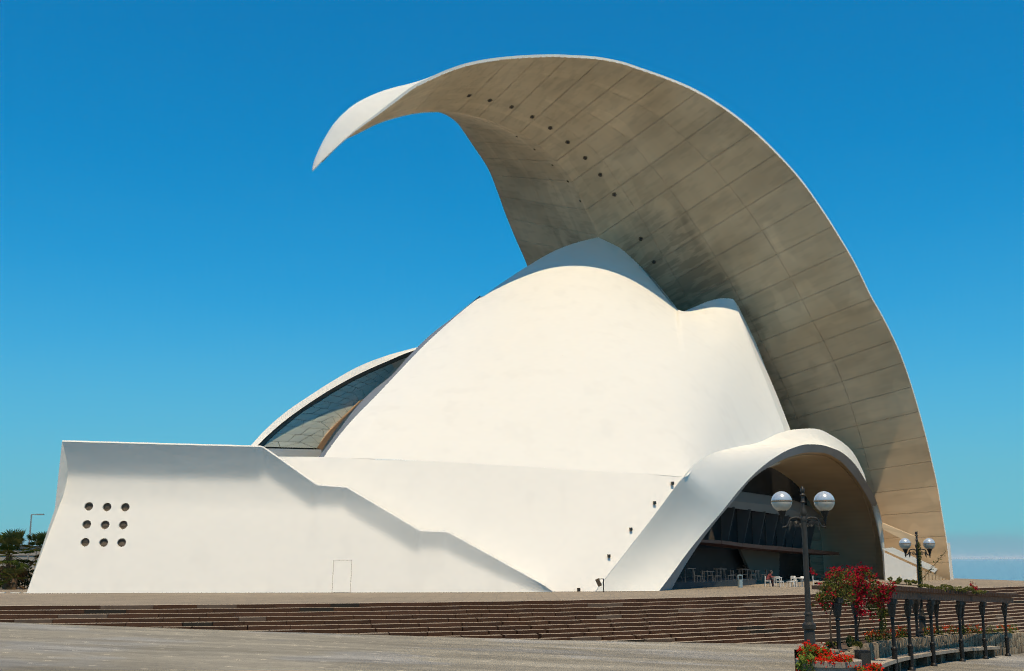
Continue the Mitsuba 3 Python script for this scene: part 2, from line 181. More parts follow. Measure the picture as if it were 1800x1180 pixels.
def cobble_fn(p, n, uv):
    a = fbm(p.x * 0.10, p.y * 0.22, 0.0, 4); b = fbm(p.x * 0.55 + 7, p.y * 0.75, 0.0, 3)
    d1, d2, r = voronoi(p.x * 2.6, p.y * 2.6)
    gap = 1 - smoothstep(0.02, 0.13, d2 - d1)
    spot = smoothstep(0.94, 0.97, r) * smoothstep(0.35, 0.2, d1)
    r2 = cell_rand(dr.floor(p.x * 0.35), dr.floor(p.y * 0.28), 1)
    base = mix(mi.Color3f(0.166, 0.157, 0.127), mi.Color3f(0.208, 0.199, 0.163), a)
    base = mix(base, mi.Color3f(0.20, 0.205, 0.20), smoothstep(0.5, 0.7, fbm(p.x * 0.2 + 31, p.y * 0.3, 0.0, 3)) * 0.7)
    base = base * (0.86 + 0.3 * smoothstep(0.3, 0.7, fbm(p.x * 0.07 + 3, p.y * 0.6, 2.0, 4)) - 0.12 * smoothstep(0.62, 0.7, fbm(p.x * 0.16, p.y * 1.3, 6.0, 3)))
    k = 0.74 + 0.3 * b + 0.13 * (r - 0.5) + 0.10 * (r2 - 0.5)
    return mix(base * k, mi.Color3f(0.10, 0.085, 0.065), 0.2 * gap) + mi.Color3f(0.10, 0.088, 0.065) * spot
mat('cobbles', base_color=proc(cobble_fn), roughness=0.8, specular=0.25)
mat('pale_stone', base_color=rgb(0.62, 0.58, 0.50), roughness=0.8)
def rock_fn(c, off):
    def f(p, n, uv):
        a = fbm(p.x * 5 + off, p.y * 5, p.z * 5, 4); b = noise(p.x * 22, p.y * 22, p.z * 22)
        return mi.Color3f(*c) * (0.45 + 0.8 * a + 0.3 * b)
    return f
for i, c in enumerate([(0.20, 0.155, 0.105), (0.14, 0.112, 0.078), (0.25, 0.20, 0.135)]): mat(f'rock_{i}', base_color=proc(rock_fn(c, 4.1 * i)), roughness=0.9, specular=0.15)
for i, c in enumerate([(0.30, 0.25, 0.17), (0.24, 0.20, 0.14)]): mat(f'rubble_{i}', base_color=proc(rock_fn(c, 7.1 * i)), roughness=0.9, specular=0.15)
mat('mortar', base_color=rgb(0.035, 0.03, 0.024), roughness=0.95)
mat('bench_slab', base_color=proc(rock_fn((0.24, 0.21, 0.165), 1.0)), roughness=0.8)
mat('soil', base_color=rgb(0.06, 0.04, 0.025), roughness=1.0)
mat('timber', base_color=proc(lambda p, n, uv: mi.Color3f(0.055, 0.03, 0.017) * (0.6 + 0.7 * fbm(p.x * 3, p.y * 3, p.z * 12, 3))), roughness=0.7)
def leaf(name, c, t=0.25): scene[name] = {'type': 'principledthin', 'base_color': rgb(*c), 'roughness': 0.5, 'diff_trans': 2 * t, 'spec_trans': 0.0}
leaf('leaf_green', (0.14, 0.17, 0.035)); leaf('leaf_olive', (0.17, 0.16, 0.045)); leaf('leaf_dark', (0.05, 0.075, 0.018)); leaf('leaf_bright', (0.20, 0.27, 0.05))
leaf('bract_red', (0.42, 0.012, 0.03)); leaf('petal_red', (0.75, 0.03, 0.015)); leaf('petal_orange', (0.70, 0.07, 0.015))
leaf('frond_green', (0.075, 0.105, 0.022)); leaf('frond_olive', (0.15, 0.14, 0.035)); leaf('frond_dead', (0.22, 0.13, 0.06))
mat('bark', base_color=proc(lambda p, n, uv: mi.Color3f(0.20, 0.11, 0.05) * (0.5 + 0.9 * noise(p.x * 6, p.y * 6, p.z * 14))), roughness=0.9)
mat('stem', base_color=rgb(0.055, 0.035, 0.02), roughness=0.9)
mat('shoot', base_color=rgb(0.16, 0.13, 0.07), roughness=0.8)
mat('sea_water', base_color=proc(lambda p, n, uv: mi.Color3f(0.082, 0.198, 0.285) + 0 * p.x), roughness=0.9, specular=0.05)
mat('grey_block', base_color=proc(lambda p, n, uv: mi.Color3f(0.30, 0.285, 0.25) * (0.85 + 0.3 * fbm(p.x * 0.3, p.y * 0.3, p.z * 0.5, 3))), roughness=0.8)
mat('pale_block', base_color=rgb(0.5, 0.47, 0.42), roughness=0.8)
mat('dark_trim', base_color=rgb(0.06, 0.06, 0.06), roughness=0.6)

# ---------------------------------------------------------------- ground, plaza, steps, sea
def gz(x, y): return -0.55 - 0.039 * np.clip(x, -27, 60) - 0.0196 * np.clip(y, -12, 200)
EDGE = np.array([(-300, 52.0), (-120, 52.4), (-60, 53.6), (-40, 54.6), (-24.71, 56.4), (-16.88, 57.75), (-8.76, 59.75), (-4.47, 61.05), (0.0, 62.7), (4.76, 65.05), (10.0, 68.3), (17.91, 73.9), (28.41, 83.15), (35.0, 89.2), (42.11, 95.9), (54.0, 107.2), (75.0, 127.0)])
ec = Pchip(EDGE[:, 0], EDGE[:, 1]); ex = np.linspace(-70, 58, 700); ecurve = np.c_[ex, ec(ex)]
es = np.r_[0, np.cumsum(np.hypot(*np.diff(ecurve, axis=0).T))]
def edge_at(s, off):
    """Point on the plaza's edge at arc length s, moved off metres out towards the lower ground."""
    p = np.array([np.interp(s, es, ecurve[:, 0]), np.interp(s, es, ecurve[:, 1])]); q = np.array([np.interp(s + 0.3, es, ecurve[:, 0]), np.interp(s + 0.3, es, ecurve[:, 1])])
    t = (q - p) / np.hypot(*(q - p)); return p + np.array([t[1], -t[0]]) * off, t
inner = [tuple(edge_at(s, -0.1)[0]) for s in np.linspace(0.5, es[-1] - 6, 120)]
plaza_poly = [(-300, 52), (-120, 52.4)] + inner + [(54.0, 107.5), (52.95, 120.3), (51.2, 134.5), (50.0, 150), (45, 170), (20, 215), (-60, 280), (-300, 300)]
add('plaza', prism(plaza_poly, -10, -0.004), 'plaza_paving', kind='structure')
gx, gy = np.r_[-300, -80, np.linspace(-40, 60, 26), 130], np.r_[-150, -60, np.linspace(-12, 118, 30)]
X, Y = np.meshgrid(gx, gy, indexing='ij')
add('ground', grid(np.stack([X, Y, gz(X, Y)], -1)), 'cobbles', kind='structure')
sx = np.array([-40000, -3000, -300, 300, 3000, 40000.0]); X, Y = np.meshgrid(sx, np.array([-3000, -300, 40, 300, 3000, 45000.0]), indexing='ij')
add('sea', grid(np.stack([X, Y, X * 0 - 11.0], -1)), 'sea_water', kind='structure')
# steps of basalt blocks
labels['plaza_steps'] = {'kind': 'structure'}
blocks = []
for k in range(17):
    s = rng.uniform(0, 1.2)
    while s < es[-1] - 6:
        ln = rng.uniform(1.2, 2.6)
        p, t = edge_at(s + ln / 2, 0.42 * k)
        if -0.19 * k > gz(*p) - 0.03 and abs(p[0] / p[1]) < 0.62:
            blocks.append((p, t, ln, k))
        s += ln
def block_mesh(b, j):
    p, t, ln, k = b; nrm = np.array([t[1], -t[0]]); dp = 0.47
    c = p - nrm * (dp / 2 - j * 0.0015)
    m = np.eye(4); m[:3, 0] = [t[0], t[1], 0]; m[:3, 1] = [-t[1], t[0], 0]; m[:3, 3] = [c[0], c[1], -0.19 * k - 0.095]
    h = 0.19 - 0.006
    b = trimesh.creation.box(extents=(ln - 0.008, dp, h))
    return b.apply_transform(m)
vis = sorted(range(len(blocks)), key=lambda i: np.hypot(*blocks[i][0]) - (300 if abs(blocks[i][0][0] / blocks[i][0][1]) < 0.47 else 0))
near_set = set(vis[:300]); rest = {}
bm = rng.choice(5, len(blocks), p=[0.36, 0.33, 0.18, 0.07, 0.06])
for i, b in enumerate(blocks):
    mesh = block_mesh(b, rng.uniform(-1, 1))
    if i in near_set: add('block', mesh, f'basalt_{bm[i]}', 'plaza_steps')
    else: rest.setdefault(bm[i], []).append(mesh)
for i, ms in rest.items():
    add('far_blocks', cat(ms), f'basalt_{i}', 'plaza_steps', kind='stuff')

# ---------------------------------------------------------------- the hall
HALL = thing('concert_hall', 'huge white concert hall with a hooked concrete sail roof curling over its domed shell', 'building')
TH = math.radians(40); AX = np.array([-math.cos(TH), -math.sin(TH), 0]); LAT = np.array([-AX[1], AX[0], 0]); BASE = G['B']
def W(q): q = np.asarray(q, float); return BASE + q[..., :1] * AX + q[..., 1:2] * LAT + q[..., 2:] * np.array([0, 0, 1.0])
CEN = np.array([58.0, -25.0])
def fraction_curve(q):
    A = np.degrees(np.arctan2(q[:, 2] - CEN[1], -(q[:, 0] - CEN[0]))); o = np.argsort(A); A, q = A[o], q[o]; f = Pchip(A, q)
    return lambda x: f(A[0] + (A[-1] - A[0]) * np.asarray(x, float))
NF, KF = fraction_curve(G['wing_N']), fraction_curve(G['wing_K'])
def wing_pt(x, s, side=1, off=0.0):
    """Underside of the roof sail: x from 0 at the foot to 1 at the tip, s from 0 at the rim to 1 at the keel; off moves it outwards."""
    x, s = np.broadcast_arrays(np.asarray(x, float), np.asarray(s, float)); N, K = NF(x), KF(x)
    P = N * (1 - s[..., None]) + K * s[..., None]
    r = P[..., [0, 2]] - CEN; r = r / np.linalg.norm(r, axis=-1, keepdims=True)
    P = P.copy(); P[..., 0] += r[..., 0] * off; P[..., 2] += r[..., 1] * off; P[..., 1] *= side
    return W(P)
WING = HALL + '__roof_sail'
xs = np.linspace(0, 1, 160)
for side in (1, -1):
    add('underside', grid(wing_pt(xs[:, None], np.linspace(0, 1, 10)[None, :], side, 0.10), flip=side < 0), 'concrete_joint', WING, smooth=True)
# outer skin: rim fascia, then a low ridge
def rim_h(x): return (0.20 + 0.12 * np.clip((x - 0.3) / 0.3, 0, 1)) * np.clip((1 - x) / 0.08, 0.05, 1)
RID = Pchip([0, 0.5, 0.8, 0.865, 0.90, 0.92, 0.935, 0.95, 0.97, 0.983, 0.993, 1.0], [0.3, 0.3, 0.2, 0.3, 1.35, 1.95, 2.15, 2.0, 1.25, 0.75, 0.35, 0.0])
def outer(x, side):
    N = NF(x); h = rim_h(x); r = N[:, [0, 2]] - CEN; r /= np.linalg.norm(r, axis=1, keepdims=True)
    rows = []
    for v in np.linspace(0, 1, 12):
        P = N.copy(); a = h + (np.maximum(RID(x), h * 0.2) - h) * (1 - (1 - v) ** 1.8)
        P[:, 0] += r[:, 0] * a; P[:, 2] += r[:, 1] * a; P[:, 1] *= (1 - v) * side
        rows.append(W(P))
    return np.stack(rows, 1)
for side in (1, -1):
    N = NF(xs); r = N[:, [0, 2]] - CEN; r /= np.linalg.norm(r, axis=1, keepdims=True); h = rim_h(xs)
    O = N.copy(); O[:, 0] += r[:, 0] * h; O[:, 2] += r[:, 1] * h; N2 = N.copy(); N2[:, 1] *= side; O[:, 1] *= side
    add('rim', grid(np.stack([W(O), W(N2)], 1), flip=side < 0), 'white_tile', WING, smooth=True)
    add('outer_skin', grid(outer(xs, side), flip=side > 0), 'white_tile', WING, smooth=True)
# concrete panels of the underside
NROW = 31; rows = np.linspace(0.0, 0.80, NROW - 3).tolist() + [0.86, 0.925, 0.985]; cols = [0.0, 0.27, 0.52, 0.74, 1.0]
for side in (1, -1):
    for i in range(len(rows) - 1):
        for j in range(4):
            x0, x1, s0, s1 = rows[i], rows[i + 1], cols[j], cols[j + 1]
            g = 0.0003; ww = 25.0
            sh = 0.012 * math.sin(i * 2.3 + j) if 0 < j < 3 else 0
            a = np.linspace(x0 + g, x1 - g, 6); b = np.linspace(s0 + (0.0008 if j else 0.0), s1 - (0.0008 if j < 3 else 0), 7)
            P = wing_pt(a[:, None], b[None, :], side, 0.0); Q = wing_pt(a[:, None], b[None, :], side, 0.06)
            f = grid(P, flip=side < 0)
            ring = np.r_[[k for k in range(7)], [7 * k + 6 for k in range(1, 6)], [35 + k for k in range(5, -1, -1)], [7 * k for k in range(4, 0, -1)], [0]]
            sk = grid(np.stack([P.reshape(-1, 3)[ring], Q.reshape(-1, 3)[ring]], 1), flip=side > 0)
            uvf = np.stack(np.broadcast_arrays(a[:, None] * 105.0, b[None, :] * ww), -1).reshape(-1, 2)
            uvs = np.repeat(uvf[ring], 2, 0)
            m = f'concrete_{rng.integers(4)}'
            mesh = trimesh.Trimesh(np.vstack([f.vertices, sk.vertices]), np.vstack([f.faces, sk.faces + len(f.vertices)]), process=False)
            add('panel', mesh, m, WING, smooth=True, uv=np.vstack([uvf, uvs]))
def spot(x, s, side):
    p = wing_pt(x, s, side); e = 1e-3
    n = np.cross(wing_pt(x + e, s, side) - p, wing_pt(x, s - e, side) - p); n /= np.linalg.norm(n)
    if n @ (EYE - p) < 0: n = -n
    a = np.cross(n, [0, 0, 1.0]); a /= np.linalg.norm(a); b = np.cross(n, a)
    m = np.eye(4); m[:3, 0], m[:3, 1], m[:3, 2], m[:3, 3] = a, b, n, p
    return m
for nm, side in (('near_lights', 1), ('far_lights', -1)):
    for x, s in G[nm]:
        m = spot(x, min(s, 0.985), side); r = 0.25 if side > 0 else 0.14
        k = add('ceiling_light', lathe([(r, -0.02), (r * 1.05, 0.05), (r * 0.8, 0.07), (r * 0.62, 0.03), (0.01, 0.03)], 16).apply_transform(m), 'fixture_brown', HALL, smooth=30)
        add('lens', lathe([(r * 0.5, 0.031), (r * 0.3, 0.06), (0.01, 0.065)], 12).apply_transform(m), 'black', k)

# domed shell, side shell, plinth
def patch(name, P, m, parent=HALL, flip=False, smooth=True): return add(name, grid(P, flip), m, parent, smooth=smooth)
n_ = 40
bi, ab = G['plinth_top'], G['arch_back']
tM, tS = resample(G['topM'], 50), resample(G['topS'], 41)
top = np.vstack([tM, tS[1:]]); m_ = len(top)
left, rS = resample(G['E3'], n_), resample(G['rightS'][::-1], n_)
bot = resample(np.vstack([bi[3:], ab[6:11]]), m_)
SH = HALL + '__dome'
def relax(P, it=2500):
    P = P.copy()
    for _ in range(it): P[1:-1, 1:-1] = 0.25 * (P[:-2, 1:-1] + P[2:, 1:-1] + P[1:-1, :-2] + P[1:-1, 2:])
    return P
u_, v_ = np.linspace(0, 1, m_)[None, :, None], np.linspace(0, 1, n_)[:, None, None]
M = relax(coons(bot, top, left, rS)) + 2.6 * np.sin(np.pi * u_) * np.sin(np.pi * v_) * np.array([0.30, -0.85, 0.35])
un_ = 49 / (m_ - 1); du_ = un_ - u_
M = M + np.where(du_ >= -1e-9, np.exp(-(du_ / 0.16) ** 2), 0.0) * np.clip((v_ - 0.35) / 0.65, 0, 1) ** 1.6 * 2.2 * np.array([0.33, 0.94, 0.0])
patch('shell', M, 'white_tile', SH)
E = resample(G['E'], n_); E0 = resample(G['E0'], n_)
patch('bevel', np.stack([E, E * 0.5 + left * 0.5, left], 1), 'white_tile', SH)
patch('front_edge', np.stack([E0, E], 1), 'shaded_strip_grey', SH)
patch('rear_edge', np.stack([E0, E0 + np.array([0.33, 0.94, 0.0]) * 7 + [0, 0, -1.5]], 1), 'white_tile', SH)
away = np.array([0.33, 0.94, 0.0])                       # skirts run back from the free edges into the hall
patch('back_edge', np.stack([tM, tM + away * 3.5 + [0, 0, -0.5], tM + away * 7 + [0, 0, -2.2]], 1), 'white_tile', SH)
SS = HALL + '__side_shell'
patch('back_edge', np.stack([tS, tS + away * 7 + [0, 0, -0.8]], 1), 'white_tile', SS)
patch('right_edge', np.stack([rS, rS + away * 9], 1), 'white_tile', SS)  # unseen skirts added to stop light leaking behind the side shell
pt_ = resample(bi, 60); pb0 = G['plinth_bot']
fr = np.linspace(0, 1, 60); xr = np.linspace(pb0[0][0], pb0[-1][0] + 0.25, 60); pb_ = np.c_[xr, np.interp(xr, pb0[:, 0], pb0[:, 1]), xr * 0]
v = np.linspace(0, 1, 14)[None, :, None]
PL = pb_[:, None] * (1 - v) + pt_[:, None] * v
add('plinth_wall', grid(PL, flip=True), 'white_render', HALL, smooth=True)

# arch of the restaurant terrace
AR = HALL + '__terrace_arch'
aO, aI, vF, vB = (resample(G[k], 60) for k in ('arch_out', 'arch_in', 'vault_front', 'vault_back'))
aB = ab; aB = resample(aB, 60)
v = np.linspace(0, 1, 6)[None, :, None]
out_n = np.array([0.848, -0.53, 0.0])
band = aO[:, None] * (1 - v) + aB[:, None] * v + (out_n + [0, 0, 0.5]) * 0.12 * np.sin(np.pi * v) * np.clip((np.linspace(0, 1, 60)[:, None, None] - 0.15) / 0.25, 0, 1)
dB = aB - band[:, -2]; dB /= np.linalg.norm(dB, axis=1, keepdims=True); band = np.concatenate([band, (aB + dB * 0.10 + away * 0.04)[:, None]], 1)
patch('outer_band', band, 'white_tile', AR)
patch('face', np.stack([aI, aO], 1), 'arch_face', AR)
patch('rim_inside', np.stack([vF, aI], 1), 'vault_concrete', AR)
inn = -out_n
vF2 = vF + np.array([0, 0, -0.12]) * np.linspace(1, 1, 60)[:, None]
vault = np.stack([vF2 * (1 - t) + vB * t for t in np.linspace(0, 1, 12)], 1)
patch('vault', vault, 'vault_concrete', AR)
patch('step', np.stack([vF, vF2], 1), 'concrete_joint', AR)
patch('vault_light_block', np.stack([aB[22:], aB[22:] + away * 14 + [0, 0, -1.0]], 1), 'white_tile', AR)  # unseen sheet added to keep light out of the vault
# back wall of the terrace, in the arch's own frame: p along it, q outwards
A0, AD = G['archA'], np.array([G['archD'][0], G['archD'][1], 0]); AN = np.array([AD[1], -AD[0], 0])
def arch(p, q, z): p, q, z = np.broadcast_arrays(*(np.asarray(t, float) for t in (p, q, z))); return A0 + p[..., None] * AD + q[..., None] * AN + z[..., None] * np.array([0, 0, 1.0])
def abox(p, q, z, sp, sq, sz): return frame_box(arch(p, q, z), AD, -AN, np.array([0, 0, 1.0]), (sp, sq, sz))
FC = HALL + '__terrace_front'
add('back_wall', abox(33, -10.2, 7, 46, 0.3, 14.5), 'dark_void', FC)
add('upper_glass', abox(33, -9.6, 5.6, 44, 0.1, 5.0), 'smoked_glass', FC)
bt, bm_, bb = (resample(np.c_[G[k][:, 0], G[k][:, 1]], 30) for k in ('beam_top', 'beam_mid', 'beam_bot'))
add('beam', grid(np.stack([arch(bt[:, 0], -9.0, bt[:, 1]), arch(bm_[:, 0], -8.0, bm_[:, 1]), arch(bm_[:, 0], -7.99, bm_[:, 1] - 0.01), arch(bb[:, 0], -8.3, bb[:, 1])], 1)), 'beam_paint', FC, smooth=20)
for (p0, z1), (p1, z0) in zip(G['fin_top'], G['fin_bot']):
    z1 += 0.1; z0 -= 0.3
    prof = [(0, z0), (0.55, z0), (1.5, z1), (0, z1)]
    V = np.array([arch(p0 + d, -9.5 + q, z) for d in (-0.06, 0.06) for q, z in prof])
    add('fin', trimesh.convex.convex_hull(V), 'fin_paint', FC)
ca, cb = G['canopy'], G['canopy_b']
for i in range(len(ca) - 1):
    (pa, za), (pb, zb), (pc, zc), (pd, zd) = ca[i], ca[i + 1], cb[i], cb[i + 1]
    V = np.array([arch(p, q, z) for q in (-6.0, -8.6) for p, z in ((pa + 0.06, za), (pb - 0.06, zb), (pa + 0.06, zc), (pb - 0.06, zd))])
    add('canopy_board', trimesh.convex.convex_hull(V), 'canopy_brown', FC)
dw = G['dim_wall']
add('reflection_panel', prism([(0, 0), (1, 0), (1, 1), (0, 1)], 0, 1) if False else trimesh.convex.convex_hull(np.array([arch(p, q, z) for q in (-9.0, -9.3) for p, z in dw])), 'reflection_brown', FC)  # brown panel painted as the arch's reflection in the lower glass
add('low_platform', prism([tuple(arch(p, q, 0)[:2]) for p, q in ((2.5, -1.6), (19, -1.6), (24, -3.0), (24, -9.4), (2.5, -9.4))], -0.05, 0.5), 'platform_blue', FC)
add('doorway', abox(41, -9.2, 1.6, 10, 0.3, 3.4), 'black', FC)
for nm, x, y, z in (('speaker', 0, 0, 0),): pass

# glazed front vault
FV = HALL + '__glazed_front'
ro, ri, so = (resample(G[k], 50) for k in ('rim_out', 'rim_in', 'soffit'))
patch('rim', np.stack([ri, ro], 1), 'white_tile', FV)
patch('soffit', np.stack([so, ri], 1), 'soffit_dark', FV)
patch('roof', np.stack([ro, ro - LAT * 2 + [0, 0, -1.5], ro - LAT * 8 + [0, 0, -6.5]], 1), 'white_tile', FV)
gr = G['glass_rows']                                  # (row, left/right, 3)
back = gr - LAT * 0.08; dr_ = gr[:, 1] - gr[:, 0]; dr_ /= np.linalg.norm(dr_, axis=1, keepdims=True)
back[:, 0] -= dr_ * np.where(np.arange(len(gr)) < 11, 1.0, 0.3)[:, None]; ext = np.stack([gr[:, 1] - LAT * 0.25, gr[:, 1] + dr_ * 3.2 - LAT * 0.25], 1)
ext = np.concatenate([ext[:1] - [0, 0, 0.5], ext, ext[-1:] + dr_[-1] * 1.5 + [0, 0, 1.2]]); add('jamb', grid(ext), 'white_tile', FV)
add('frame', grid(np.vstack([back[:1] - [0, 0, 0.3], back])), 'pane_frame', FV)
for i in range(len(gr) - 1):
    b = lambda f: gr[i, 0] * (1 - f) + gr[i, 1] * f
    t = lambda f: gr[i + 1, 0] * (1 - f) + gr[i + 1, 1] * f
    o = 0.06 * ((i * 7) % 5 - 2); a_, c_, d_ = 0.36 + o, 0.68 + o, 0.97
    polys = [[b(0.0), b(a_), t(a_ + 0.02), t(0.0)], [b(a_), b(c_ - 0.1), t(c_), t(a_ + 0.02)], [b(c_ - 0.1), b(d_), t(c_)], [b(d_), b(1.0), t(1.0), t(c_)]]
    if i % 3 == 0: polys = [[b(0.0), b(0.42 + o), t(0.3 + o)], [b(0), t(0.3 + o), t(0)]] + [[b(0.42 + o), t(0.62), t(0.3 + o)], [b(0.42 + o), b(d_), t(0.62)], [b(d_), b(1), t(1), t(0.62)]]
    for pl in polys:
        pl = np.array(pl); c = pl.mean(0); d = c - pl; L_ = np.linalg.norm(d, axis=1, keepdims=True); pl = pl + d / L_ * np.minimum(0.035, L_ * 0.2)
        pl2 = pl + LAT * 0.05; k = len(pl); f = [[0, j, j + 1] for j in range(1, k - 1)]
        f += [[j + k, (j + 1) % k + k, (j + 1) % k] for j in range(k)] + [[j + k, (j + 1) % k, j] for j in range(k)]
        f += [[0, j + 1, j] for j in range(0)]
        V = np.vstack([pl2, pl]); tilt = rng.normal(0, 0.006, 3); V[:k] += ((V[:k] - c) @ tilt)[:, None] * LAT
        add('pane', trimesh.Trimesh(V, f, process=False), f'pane_{rng.integers(3)}', FV)
fa, fb = resample(G['frame_a'], 16), resample(G['frame_b'], 16)
patch('side_frame', np.stack([fa - LAT * 0.1, fa + LAT * 0.12, fb + LAT * 0.12, fb - LAT * 0.1], 1), 'brown_wood', FV, smooth=20)
bs = G['base_strip']
add('base_strip', grid(bs[[[3, 2], [0, 1]]]), 'white_tile', FV)
wl = HALL + '__wall_light'
for p in G['wall_lights']:
    d = np.array([0.08, -1.0, 0]); d /= np.linalg.norm(d)
    k = add('wall_light', frame_box(p + d * 0.10, np.array([1.0, 0.08, 0]), np.array([-0.08, 1.0, 0]), np.array([0, 0, 1.0]), (0.20, 0.30, 0.22)), 'fixture_brown', HALL)
    add('glass', frame_box(p + d * 0.26, np.array([1.0, 0.08, 0]), np.array([-0.08, 1.0, 0]), np.array([0, 0, 1.0]), (0.14, 0.02, 0.15)), 'smoked_glass', k)
cam_p = W(np.array([36.6, 1.0, 40.6]))
k = add('camera_housing', cat([box(cam_p, (0.5, 0.35, 0.28)), box(cam_p - [0, 0, 0.25], (0.12, 0.12, 0.4)), box(cam_p + [0.42, 0.05, -0.2], (0.35, 0.25, 0.2))]), 'white_plastic', HALL)

# parapet wall with the curling lip
P0, EW, LW = G['wallP0'], G['wallE'], float(G['wallL']); NW = np.array([EW[1], -EW[0], 0])
lip = G['lip']
def inset(z): z = np.asarray(z, float); return np.where(z < 5.5, 0.36 * z, 0.36 * 5.5 + (1 - np.exp(-(np.maximum(z, 5.5) - 5.5) * 0.36 / 0.75)) * 0.75)
CW = np.array([0, 14.4, 15.0, 18.3, 18.8, 20.4, 20.9, 25.5, 26.0, 27.5, 28.0, 34.3]); CD = np.array([2.3, 2.3, 1.75, 1.75, 1.35, 1.35, 1.6, 1.6, 1.2, 1.2, 1.35, 0.9])
def cove(d, w=0.0):
    D = np.interp(w, CW, CD); return 0.45 * 0.14 * np.log1p(np.exp((D - d) / 0.14))
def w_end(z, zt): return 0.18 * np.minimum(z, 6.0) + 0.33 * (1 - np.exp(-np.maximum(z - 6.0, 0) / 1.2)) - 0.36 * np.clip(1 - (zt - z) / 2.2, 0, 1) ** 1.6
def wall_pt(w, z, zt, off=0.0):
    return P0 + np.asarray(w)[..., None] * EW + (-inset(z) + cove(zt - z, w) + off)[..., None] * NW + np.asarray(z)[..., None] * np.array([0, 0, 1.0])
ztf = lambda w: np.interp(w, lip[:, 0], lip[:, 1])
fr_ = np.linspace(0, 1, 200)
cols_, wpar, zpar = [], [], []
NF_ = 62
for f in fr_:
    w_top = lip[0, 0] + f * (lip[-1, 0] - lip[0, 0])
    zt = float(ztf(w_top)); depth = min(4.0, zt * 0.75)
    z = np.r_[np.linspace(0, zt - depth, 34)[:-1], zt - depth * (1 - np.linspace(0, 1, NF_ - 33))]
    we = w_end(z, zt); w = w_top + (we - we[-1]) * (1 - f) ** 6 + (f ** 6) * 0.6 * (1 - z / zt)
    front = wall_pt(w, z, z * 0 + zt); topf = front[-1] + np.array([0, 0, 0.10]) - NW * 0.07
    cols_.append(np.vstack([front, topf, topf - NW * 1.6 + [0, 0, 0.02], front[-1] - NW * 1.75 - [0, 0, 0.15], np.r_[(front[-1] - NW * 1.8)[:2], 0.0]]))
    wpar.append(w); zpar.append(z)
C = np.array(cols_); wpar, zpar = np.array(wpar), np.array(zpar); nn, mm = C.shape[:2]
holes = [(3.07, 5.78), (4.30, 5.74), (5.53, 5.73), (3.14, 4.54), (4.37, 4.51), (5.58, 4.51), (3.24, 3.33), (4.47, 3.31), (5.66, 3.31)]
hn, hx, hz = NW, EW, np.array([0, 0, 1.0])
keep = np.ones((nn - 1, mm - 1), bool); pieces = []; RV = 0.295; th = np.linspace(0, 2 * np.pi, 33)[:-1]
for w0, z0 in holes:
    jm = int(np.abs(zpar[12] - z0).argmin()); i0 = int(np.searchsorted(wpar[:, jm], w0 - RV - 0.06)) - 1; i1 = int(np.searchsorted(wpar[:, jm], w0 + RV + 0.06)) + 1
    j0 = int(np.searchsorted(zpar[i0], z0 - RV - 0.04)) - 1; j1 = int(np.searchsorted(zpar[i0], z0 + RV + 0.04))
    keep[i0:i1, j0:j1] = False
    loop = [(i, j0) for i in range(i0, i1)] + [(i1, j) for j in range(j0, j1)] + [(i, j1) for i in range(i1, i0, -1)] + [(i0, j) for j in range(j1, j0, -1)]
    ext = np.array([(wpar[a], zpar[a]) for a in loop]); circ = np.stack([w0 + RV * np.cos(th), z0 + RV * np.sin(th)], 1)
    v2, f2 = trimesh.creation.triangulate_polygon(Polygon(ext, [circ]), engine='earcut')
    V3 = wall_pt(v2[:, 0], v2[:, 1], np.full(len(v2), float(ztf(w0)))); ed = np.linalg.norm(v2[:, None] - ext[None], axis=2); near_e = ed.min(1) < 1e-6
    V3[near_e] = np.array([C[a] for a in loop])[ed.argmin(1)[near_e]]
    tri = V3[f2]; nrm_ = np.cross(tri[:, 1] - tri[:, 0], tri[:, 2] - tri[:, 0]); f2 = np.where(((nrm_ @ hn) < 0)[:, None], f2[:, ::-1], f2)
    pieces.append(trimesh.Trimesh(V3, f2, process=False))
    c3 = wall_pt(circ[:, 0], circ[:, 1], np.full(32, float(ztf(w0)))); ring = np.vstack([c3, c3[:1]])
    pieces.append(grid(np.stack([ring, ring - hn * 0.42], 1)))
ii, jj = np.nonzero(keep); q = np.stack([ii * mm + jj, ii * mm + jj + 1, (ii + 1) * mm + jj + 1, (ii + 1) * mm + jj], -1)[:, ::-1]
base_m = trimesh.Trimesh(C.reshape(-1, 3), np.vstack([q[:, [0, 1, 2]], q[:, [0, 2, 3]]]), process=False)
def cap(ring, flip):
    c = ring.mean(0); k = len(ring); f = [[k, i, (i + 1) % k] for i in range(k)]
    return trimesh.Trimesh(np.vstack([ring, c]), np.array(f)[:, ::-1] if flip else f, process=False)
wall_mesh = cat([base_m, cap(C[0], True), cap(C[-1], False)] + pieces); wall_mesh.merge_vertices(digits_vertex=5)
bumped('white_lip', lip_bump, 1.0, base_color=proc(white_fn((0.755, 0.745, 0.685))), roughness=0.6, specular=0.3)
add('parapet_wall', wall_mesh, 'white_lip', HALL, smooth=35)
